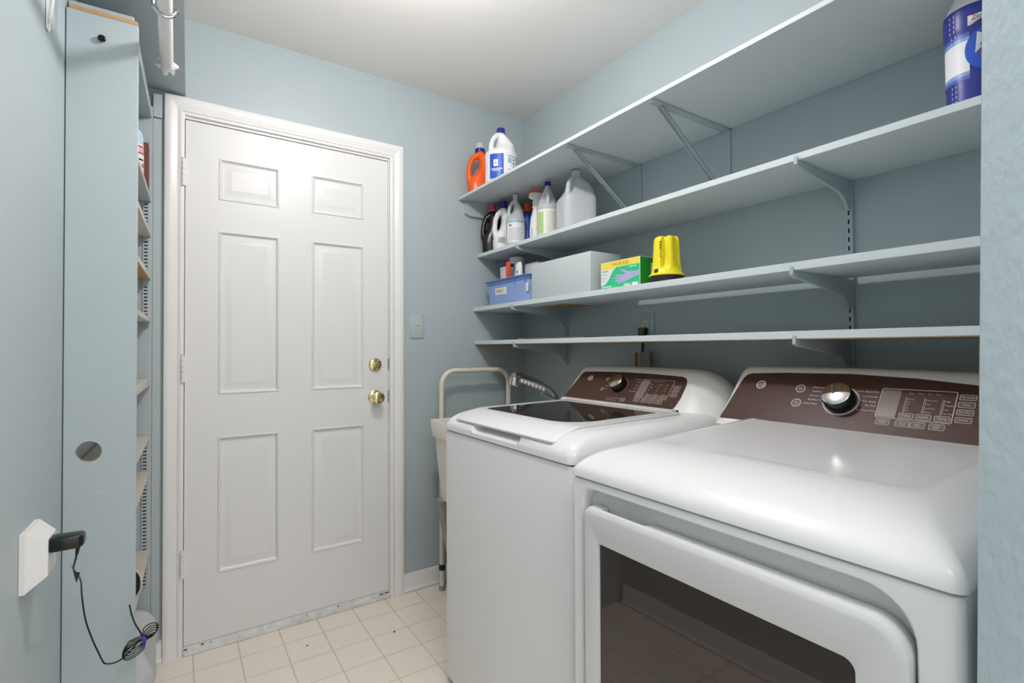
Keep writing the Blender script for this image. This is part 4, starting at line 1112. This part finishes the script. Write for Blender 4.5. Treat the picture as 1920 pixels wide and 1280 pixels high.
text_into(t, 'VALUE SIZE', 0.0165, (gx - 0.0008, (gy0_ + gy1_) / 2 - 0.004, Z3 + gh * 0.885), (0, -1, 0), (0, 0, 1), 'CENTER')
part('lettering', t, M['inkbrown'], gb, 0)
part('side_print', MB().box(gx + 0.001, gx + gd - 0.001, gy0_ - 0.0004, gy0_ - 0.0001, Z3 + 0.001, Z3 + gh - 0.001), M['greend'], gb)
part('side_sticker', MB().box(gx + 0.055, gx + 0.095, gy0_ - 0.0009, gy0_ - 0.0005, Z3 + 0.045, Z3 + 0.085), M['labcream'], gb)

# yellow lantern, lens down
LC = V((-0.256, -1.197, Z3 + 0.0003))
lt = thing('lantern', 'yellow plastic lantern flashlight standing lens-down on the third shelf', 'flashlight', LC)
part('lens_ring', MB().lathe([(0, 0), (0.056, 0), (0.0585, 0.003), (0.0585, 0.0225), (0, 0.0225)], LC, n=36), M['blackm'], lt)
ad = look(LC, 0)
def hollow(t, c, hw):
    d = (math.degrees(t - ad) - c + 180) % 360 - 180
    d = abs(d) / hw
    return 0.0 if d >= 1 else (1.0 if d < 0.55 else 0.5 + 0.5 * math.cos(PI * (d - 0.55) / 0.45))
def lift(z, z0, z1):
    return 0.0 if z <= z0 else (1.0 if z >= z1 else 0.5 - 0.5 * math.cos(PI * (z - z0) / (z1 - z0)))
PRL = [(0.0228, 0.0595), (0.0245, 0.061), (0.0275, 0.0605), (0.030, 0.056), (0.034, 0.053), (0.040, 0.051), (0.048, 0.0495), (0.056, 0.0485), (0.066, 0.0475), (0.080, 0.0465), (0.100, 0.0455), (0.120, 0.0445), (0.140, 0.043), (0.148, 0.0425), (0.154, 0.041), (0.159, 0.038), (0.161, 0.033)]
lb = MB()
ringsL = []
for z, r0 in PRL:
    row = []
    for j in range(96):
        t = 2 * PI * j / 96
        r = r0 - 0.019 * hollow(t, -7, 19) * lift(z, 0.044, 0.060) - 0.006 * hollow(t, 50, 22) * lift(z, 0.034, 0.080) - 0.012 * hollow(t, 170, 30) * lift(z, 0.05, 0.07)
        row.append(LC + V((r * math.cos(t), r * math.sin(t), z)))
    ringsL.append(row)
lb.loft(ringsL)
lbo = part('lantern_body', lb, M['yellow'], lt, 50)
a = ad + math.radians(-42)
e0 = V((math.cos(a), math.sin(a), 0))
e1 = V((-math.sin(a), math.cos(a), 0))
c0 = LC + e0 * 0.0525 + V((0, 0, 0.037))
part('switch', MB().loft([[c0 + e0 * dx + e1 * yy + V((0, 0, zz - dx * 0.3)) for yy, zz in rrect(-0.008 + d, 0.008 - d, -0.0085 + d, 0.0085 - d, 0.004, 3)] for dx, d in ((-0.012, 0), (0.0005, 0), (0.0015, 0.0015))]), M['darkbrown'], lt)
t = MB()
a = ad + math.radians(-28)
e0 = V((math.cos(a), math.sin(a), 0))
e1 = V((-math.sin(a), math.cos(a), 0))
for i in range(6):
    z = 0.138 - i * 0.010
    o_ = LC + e0 * (0.0445 + (0.138 - z) * 0.045) + e1 * 0.002 + V((0, 0, z))
    w_ = 0.0022 if i < 3 else 0.0010
    t.loft([[o_ + e1 * q * w_ + V((0, 0, s * 0.0032)) for q, s in ((-1, -1), (1, -1), (1, 1), (-1, 1))], [o_ + e0 * 0.0008 + e1 * q * w_ + V((0, 0, s * 0.0032)) for q, s in ((-1, -1), (1, -1), (1, 1), (-1, 1))]])
part('lettering', t, M['ink'], lt, 0)
lt.scale = (0.955, 0.955, 0.955)

# fourth shelf: a flat brown board
fb = thing('flat_board', 'thin brown board lying flat on the lowest shelf', 'board', (-0.19, -0.52, Z4))
part('board', MB().box(-0.235, -0.130, -0.760, -0.335, Z4 + 0.0002, Z4 + 0.007, 0.001, 1), M['woodd'], fb)
part('board_end', MB().box(-0.236, -0.130, -0.3345, -0.285, Z4 + 0.0002, Z4 + 0.0065, 0.001, 1), M['greyplate'], fb)

# ------------------------------------------------------------------ narrow shelf unit at the left (local frame: x out of the wall, y along it)
RZ = -math.atan(SK)
unit = thing('narrow_shelf_unit', 'tall narrow blue-grey shelf unit on the left wall, side panel with a round hole', 'shelf unit', (lx(0.0) + 0.0015, -0.0005, 0), RZ)
UD = 0.136
sp = part('side_panel', MB().box(0.0005, 0.147, -0.6400, -0.6220, 0.001, 2.030, 0.0012, 1), M['wall'], unit, 30, True)
spc = bpy.data.objects.new('tmp', sp.data)
hx, hz = 0.0500, 0.906
ckm = MB().lathe([(0, -0.02), (0.0265, -0.02), (0.0265, 0.04), (0, 0.04)], (hx, -0.650, hz), (0, 1, 0), 36)
# boolean in local space: detach, cut, attach
sp.parent = None
cut(sp, ckm, 30)
sp.parent = unit
sp.matrix_parent_inverse = Matrix.Identity(4)
bpy.data.objects.remove(spc)
part('panel_top_edge', MB().box(0.006, 0.146, -0.6396, -0.6224, 2.0302, 2.0400), M['wood'], unit, 30, True)
part('peg', MB().lathe([(0, 0), (0.0045, 0), (0.0045, 0.004), (0.0085, 0.005), (0.0085, 0.009), (0.006, 0.011), (0, 0.011)], (0.072, -0.6402, 1.968), (0, -1, 0), 18), M['black'], unit, 38, True)
scf = MB()
for (x, z) in ((0.072, 0.805), (0.080, 0.812), (0.085, 0.830), (0.068, 0.800), (0.078, 0.800)):
    scf.box(x, x + 0.0016, -0.6404, -0.6400, z, z + 0.0011)
part('paint_scuff', scf, M['labwhite'], unit, 0, True)
part('end_panel', MB().box(0.0005, 0.140, -0.0195, -0.0015, 0.001, 2.068, 0.001, 1), M['wall'], unit, 30, True)
part('filler_strip', MB().box(0.1405, 0.166, -0.0105, -0.0015, 0.086, 2.030, 0.001, 1), M['wall'], unit, 30, True)
part('filler_block', MB().box(0.1405, 0.168, -0.018, -0.0015, 2.032, 2.12, 0.001, 1), M['wall'], unit, 30, True)
shelves = [(2.0225, 2.0400, 'shelf', None), (2.0425, 2.0600, 'shelf', None), (1.7090, 1.7260, 'shelf', None), (1.5800, 1.5980, 'woodl_f', None), (1.4220, 1.4400, 'wood', None), (1.2660, 1.2820, 'woodl', None), (1.0330, 1.0580, 'woodl_f', None), (0.8350, 0.8520, 'woodl_f', None), (0.7060, 0.7220, 'woodl_f', None), (0.4180, 0.4340, 'woodl_f', None)]
M['beigepaint'] = mat('beige_shelf_paint', (208, 202, 190), 0.5, var=(9, 0.3, (198, 190, 174)))
for z0, z1, mm, _ in shelves:
    m = M['wall'] if mm == 'shelf' else (M['beigepaint'] if mm != 'wood' else M['beigepaint'])
    s_ = part('shelf', MB().box(0.002, UD, -0.6215, -0.0200, z0, z1, 0.001, 1), m, unit, 30, True)
    if mm == 'wood':
        part('raw_underside', MB().box(0.004, UD - 0.002, -0.615, -0.0205, z0 - 0.001, z0 - 0.0001), M['wood'], s_, 0, True)
    if mm == 'woodl':
        part('raw_end', MB().box(UD - 0.014, UD + 0.0006, -0.6212, -0.585, z0 + 0.001, z1 - 0.001), M['wood'], s_, 0, True)
for z0, z1, n_ in ((1.245, 1.705, 0), (0.300, 0.832, 0)):
    for xc in (0.121, 0.022):
        st = MB()
        for s in (-1, 1):
            st.box(xc + s * 0.0075 - 0.0018, xc + s * 0.0075 + 0.0018, -0.0245, -0.0197, z0, z1)
        z = z0
        while z < z1:
            st.box(xc - 0.0058, xc + 0.0058, -0.0240, -0.0215, z, min(z + 0.0078, z1))
            z += 0.0127
        pr_ = part('pilaster', st, M['wall'], unit, 0, True)
        part('slot_shade', MB().box(xc - 0.0056, xc + 0.0056, -0.0208, -0.0199, z0, z1), M['chip_shade'], pr_, 0, True)  # dark strip stands in for shade behind the pilaster rungs
for z in (1.5800, 1.4220, 1.2850, 1.2660, 0.8350, 0.7060, 0.4180):
    part('shelf_clip', MB().box(0.111, 0.132, -0.0300, -0.0246, z - 0.016, z - 0.0110, 0.001, 1).box(0.113, 0.130, -0.0275, -0.0246, z - 0.011, z - 0.0005).box(0.112, 0.131, -0.0360, -0.0246, z - 0.0035, z - 0.0005), M['wall'], unit, 30, True)

# things in the unit
sc_ = thing('spray_can', 'white aerosol can with pale blue cap and red emblem in the narrow shelf unit', 'can', (-1.7475, -0.170, 1.7262))
CC = V((-1.7470, -0.170, 1.7262))
part('can_body', MB().lathe([(0, 0.0003), (0.031, 0.0003), (0.033, 0.004), (0.033, 0.136), (0.031, 0.141), (0, 0.141)], CC, n=32), M['labwhite'], sc_)
part('cap', MB().lathe([(0, 0.1412), (0.0318, 0.1412), (0.0315, 0.165), (0.0270, 0.185), (0.020, 0.192), (0, 0.194)], CC, n=32), M['skyblue'], sc_)
def canpatch(a0, a1, z0, z1, m, nm, off=0.0006):
    bq = MB()
    rows = []
    for z in (z0, z1):
        rows.append([bq.bm.verts.new(CC + V(((0.033 + off) * math.cos(math.radians(a0 + (a1 - a0) * j / 8)), (0.033 + off) * math.sin(math.radians(a0 + (a1 - a0) * j / 8)), z))) for j in range(9)])
    for j in range(8):
        bq.bm.faces.new((rows[0][j], rows[0][j + 1], rows[1][j + 1], rows[1][j]))
    put(nm, bq.mesh(nm, 60), m, sc_)
canpatch(-82, -8, 0.104, 0.132, M['red'], 'emblem')
for i in range(5):
    canpatch(-66 + i * 10, -60 + i * 10, 0.109, 0.126, M['labwhite'], 'lettering', 0.0012)
canpatch(-70, -20, 0.082, 0.088, M['ink'], 'lettering')
canpatch(-52, -36, 0.058, 0.072, M['yellowp'], 'colour_dot')
canpatch(-30, -14, 0.060, 0.074, M['red'], 'colour_dot')
canpatch(-44, -24, 0.040, 0.054, M['greend'], 'colour_dot')
solo('small_carton', MB().box(-1.790, -1.7035, -0.105, -0.050, 1.7265, 1.902, 0.001, 1), M['brownbox'], 'narrow brown carton behind the aerosol can in the narrow shelf unit', 'carton')

p = (-1.770, -0.135, 0.0005)
b = Bottle('milk_jug', 'translucent gallon jug on the floor at the back of the narrow shelf unit', 'jug', p, math.radians(200), MILK, M['hdpe'], MILKH, rot45=True, sx=1.10, sy=1.10, sz=1.18, voxel=0.0035)
b.cap([(0, -0.012), (0.023, -0.012), (0.023, 0.006), (0.0, 0.007)], M['hdpe2'])
p = (-1.772, -0.385, 0.0005)
b = Bottle('milk_jug', 'translucent gallon jug on the floor at the front of the narrow shelf unit', 'jug', p, math.radians(-80), MILK, M['hdpe'], MILKH, rot45=True, sx=1.10, sy=1.10, sz=1.26, voxel=0.0035)
pn = thing('dust_pan', 'dark rounded pan on the lowest shelf of the narrow unit, behind its side panel', 'pan', (-1.757, -0.49, 0.435))
pc = V((-1.757, -0.49, 0.4895))
ringsP = []
for q, sc2 in ((0.0, 0.93), (0.0, 1.0), (0.010, 1.0), (0.010, 0.93), (0.004, 0.88)):
    ringsP.append([pc + V((a * sc2, -q + 0.012 + 0.02 * c * sc2, c * sc2)) for a, c in rrect(-0.055, 0.056, -0.052, 0.052, 0.045, 6)])
part('pan_tray', MB().loft(ringsP), M['darkbrown'], pn)
part('pan_rim', MB().tube([pc + V((a, 0.001 + 0.02 * c, c)) for a, c in rrect(-0.056, 0.057, -0.0515, 0.053, 0.045, 6)] + [pc + V((-0.056, 0.001 - 0.02 * 0.007, -0.007))], 0.0028, 8), M['beigepaint'], pn)

# ------------------------------------------------------------------ closet shelf, bracket, rod above the unit
cs = MB().prism([(lx(-0.001, 0.001), -0.001, 2.1435), (-1.593, -0.001, 2.1435), (-1.620, -1.6, 2.1435), (lx(-1.6, 0.001), -1.6, 2.1435)], (0, 0, 0.019))
solo('closet_shelf', cs, M['wall'], 'wide blue-grey closet shelf high on the left wall, above the narrow unit', 'shelf')
solo('shelf_cleat', MB().prism([(lx(-0.03, 0.0008), -0.03, 2.098), (lx(-0.03, 0.0165), -0.03, 2.098), (lx(-0.47, 0.0165), -0.47, 2.098), (lx(-0.47, 0.0008), -0.47, 2.098)], (0, 0, 0.045)), M['wall'], 'blue-grey wood cleat on the left wall under the closet shelf', 'cleat')
cb = thing('closet_bracket', 'thin blue-white bracket on the left wall under the closet shelf', 'bracket', (lx(-0.82), -0.82, 1.86))
xw = lx(-0.82)
bk = MB()
bk.box(xw + 0.0008, xw + 0.0035, -0.829, -0.811, 1.872, 2.1425)
bk.box(xw + 0.0008, -1.66, -0.829, -0.811, 2.1395, 2.1425)
part('flange', bk, M['white'], cb, 30)
part('strut', MB().tube([(xw + 0.004, -0.82, 1.870), (xw + 0.013, -0.82, 1.96), (xw + 0.030, -0.82, 2.05), (xw + 0.075, -0.82, 2.105), (-1.70, -0.82, 2.134)], 0.0022, 8), M['white'], cb)
part('hook', MB().tube([(-1.70, -0.823, 2.138), (-1.672, -0.823, 2.10), (-1.668, -0.823, 2.03)] + [(-1.6435 + 0.0245 * math.cos(a), -0.823, 2.003 + 0.0245 * math.sin(a)) for a in [PI + PI * i / 10 for i in range(11)]], 0.0042, 8), M['chrome'], cb)
part('wall_screw', MB().lathe([(0, 0), (0.005, 0), (0.004, 0.002), (0, 0.0025)], (xw + 0.0036, -0.82, 1.882), (1, 0, 0), 10), M['white'], cb)
rd_ = thing('closet_rod', 'white closet rod ending in torn plastic wrap under the closet shelf', 'rod', (-1.645, -0.9, 1.985))
part('rod', MB().tube([(-1.6445, -0.545, 2.000), (-1.6445, -1.65, 2.000)], 0.0160, 20), M['white'], rd_)
fr_ = MB()
n_ = 20
rA = [V((-1.6445 + 0.0163 * math.cos(2 * PI * j / n_), -0.56, 2.0 + 0.0163 * math.sin(2 * PI * j / n_))) for j in range(n_)]
rB = [V((-1.6445 + 0.0172 * math.cos(2 * PI * j / n_), -0.535, 2.0 + 0.0172 * math.sin(2 * PI * j / n_))) for j in range(n_)]
rC = []
for j in range(n_):
    q = 0.018 + 0.012 * (0.5 + 0.5 * math.sin(j * 1.9)) + (0.006 if j % 5 == 0 else 0)
    rC.append(V((-1.6445 + q * math.cos(2 * PI * j / n_), -0.522 + 0.008 * math.sin(j * 2.7), 2.0 + q * math.sin(2 * PI * j / n_))))
fr_.loft([rA, rB, rC], False, False)
part('torn_wrap', fr_, M['hdpe2'], rd_, 50)

# ------------------------------------------------------------------ wall box with black adapter and cord
def wl(y, d, z):
    return V((lx(y, d), y, z))
ob = thing('outlet_box', 'white outlet box with sloping sides on the left wall beside the narrow unit', 'outlet', (lx(-0.94), -0.94, 0.70))
rg = []
for d, i in ((0.0006, 0.0), (0.009, 0.0), (0.0105, 0.0015), (0.036, 0.020), (0.038, 0.022)):
    rg.append([wl(-0.992 + i, d, 0.700 + i), wl(-0.884 - i, d, 0.700 + i), wl(-0.884 - i, d, 0.814 - i), wl(-0.992 + i, d, 0.814 - i)])
part('box_cover', MB().loft(rg), M['plastic_w'], ob, 15)
ad_ = thing('power_adapter', 'black power adapter plugged into the white outlet box', 'adapter', wl(-0.95, 0.05, 0.755))
ab = MB().loft([[wl(yy, d, zz) for yy, zz in rrect(-0.967 + i, -0.925 - i, 0.762 + i * 0.7, 0.790 - i * 0.6, 0.006, 3)] for d, i in ((0.0385, 0.001), (0.041, 0), (0.082, 0.001), (0.088, 0.004), (0.090, 0.008))])
part('adapter_body', ab, M['black'], ad_, 40)
cp = [(-1.783, -0.958, 0.762), (-1.786, -0.955, 0.742), (-1.793, -0.93, 0.715), (-1.797, -0.88, 0.690), (-1.797, -0.80, 0.640), (-1.801, -0.75, 0.590), (-1.798, -0.74, 0.545), (-1.793, -0.735, 0.510), (-1.782, -0.73, 0.465), (-1.772, -0.73, 0.435), (-1.764, -0.73, 0.412), (-1.757, -0.73, 0.402), (-1.738, -0.73, 0.399), (-1.720, -0.73, 0.408), (-1.700, -0.728, 0.427), (-1.690, -0.727, 0.438)]
def smooth_path(pts, k=4):
    out = []
    P_ = [V(q) for q in pts]
    for i in range(len(P_) - 1):
        a, b_, c, d = P_[max(i - 1, 0)], P_[i], P_[i + 1], P_[min(i + 2, len(P_) - 1)]
        for s in range(k):
            t = s / k
            out.append(0.5 * ((2 * b_) + (c - a) * t + (2 * a - 5 * b_ + 4 * c - d) * t * t + (3 * b_ - a - 3 * c + d) * t ** 3))
    out.append(P_[-1])
    return out
cord = part('cord', MB().tube(smooth_path(cp), 0.0018, 8), M['black'], ad_, 60)
part('strain_relief', MB().tube([(-1.782, -0.958, 0.768), (-1.785, -0.956, 0.748)], [0.0042, 0.0026], 10), M['black'], cord)
part('cord_tag', MB().prism([(-1.801, -0.90, 0.714), (-1.797, -0.888, 0.692), (-1.789, -0.875, 0.684), (-1.796, -0.872, 0.662)], (0.0006, -0.001, 0)), M['black'], cord, 0)
bu = MB()
random.seed(5)
for k in range(5):
    pts = []
    for i in range(25):
        a = 2 * PI * i / 24
        L1 = 0.040 + 0.006 * random.random()
        sx_ = math.cos(a) * (0.034 + k * 0.0035)
        sz_ = math.sin(a) * (0.005 + 0.0042 * k) * (1 - 0.80 * math.exp(-((sx_ - 0.010) / 0.012) ** 2))
        ta = 0.6435 + (k - 2) * 0.09
        ux, uz = math.cos(ta), math.sin(ta)
        pts.append((-1.690 + sx_ * ux - sz_ * uz, -0.727 + 0.0022 * math.sin(a * 2 + k) + (k - 2) * 0.0024, 0.432 + sx_ * uz + sz_ * ux))
    bu.tube(pts, 0.0013, 6)
bu.tube(smooth_path([(-1.684, -0.727, 0.438), (-1.690, -0.727, 0.455), (-1.700, -0.722, 0.475), (-1.709, -0.705, 0.495), (-1.716, -0.665, 0.505)]), 0.0020, 6)
part('cord_bundle', bu, M['black'], cord, 60)
part('twist_tie', MB().lathe([(0.0035, -0.004), (0.0075, -0.0045), (0.0085, 0), (0.0075, 0.0045), (0.0035, 0.004), (0.0035, -0.004)], (-1.682, -0.727, 0.438), (0.8, 0, 0.6), 14).tube([(-1.682, -0.734, 0.436), (-1.684, -0.737, 0.424), (-1.682, -0.737, 0.418)], 0.0022, 6), M['twist'], cord)

# crumbs on the floor
solo('floor_crumb', MB().lathe([(0, 0), (0.004, 0.0004), (0.003, 0.002), (0, 0.003)], (-1.186, -0.200, 0.0002), n=7), M['darkbrown'], 'tiny dark crumb on a tile in front of the door', 'crumb')
solo('floor_crumb', MB().lathe([(0, 0), (0.005, 0.0004), (0.004, 0.002), (0, 0.003)], (-0.868, -0.300, 0.0002), n=7), M['darkbrown'], 'tiny dark crumb on a tile beside the washing machine', 'crumb')
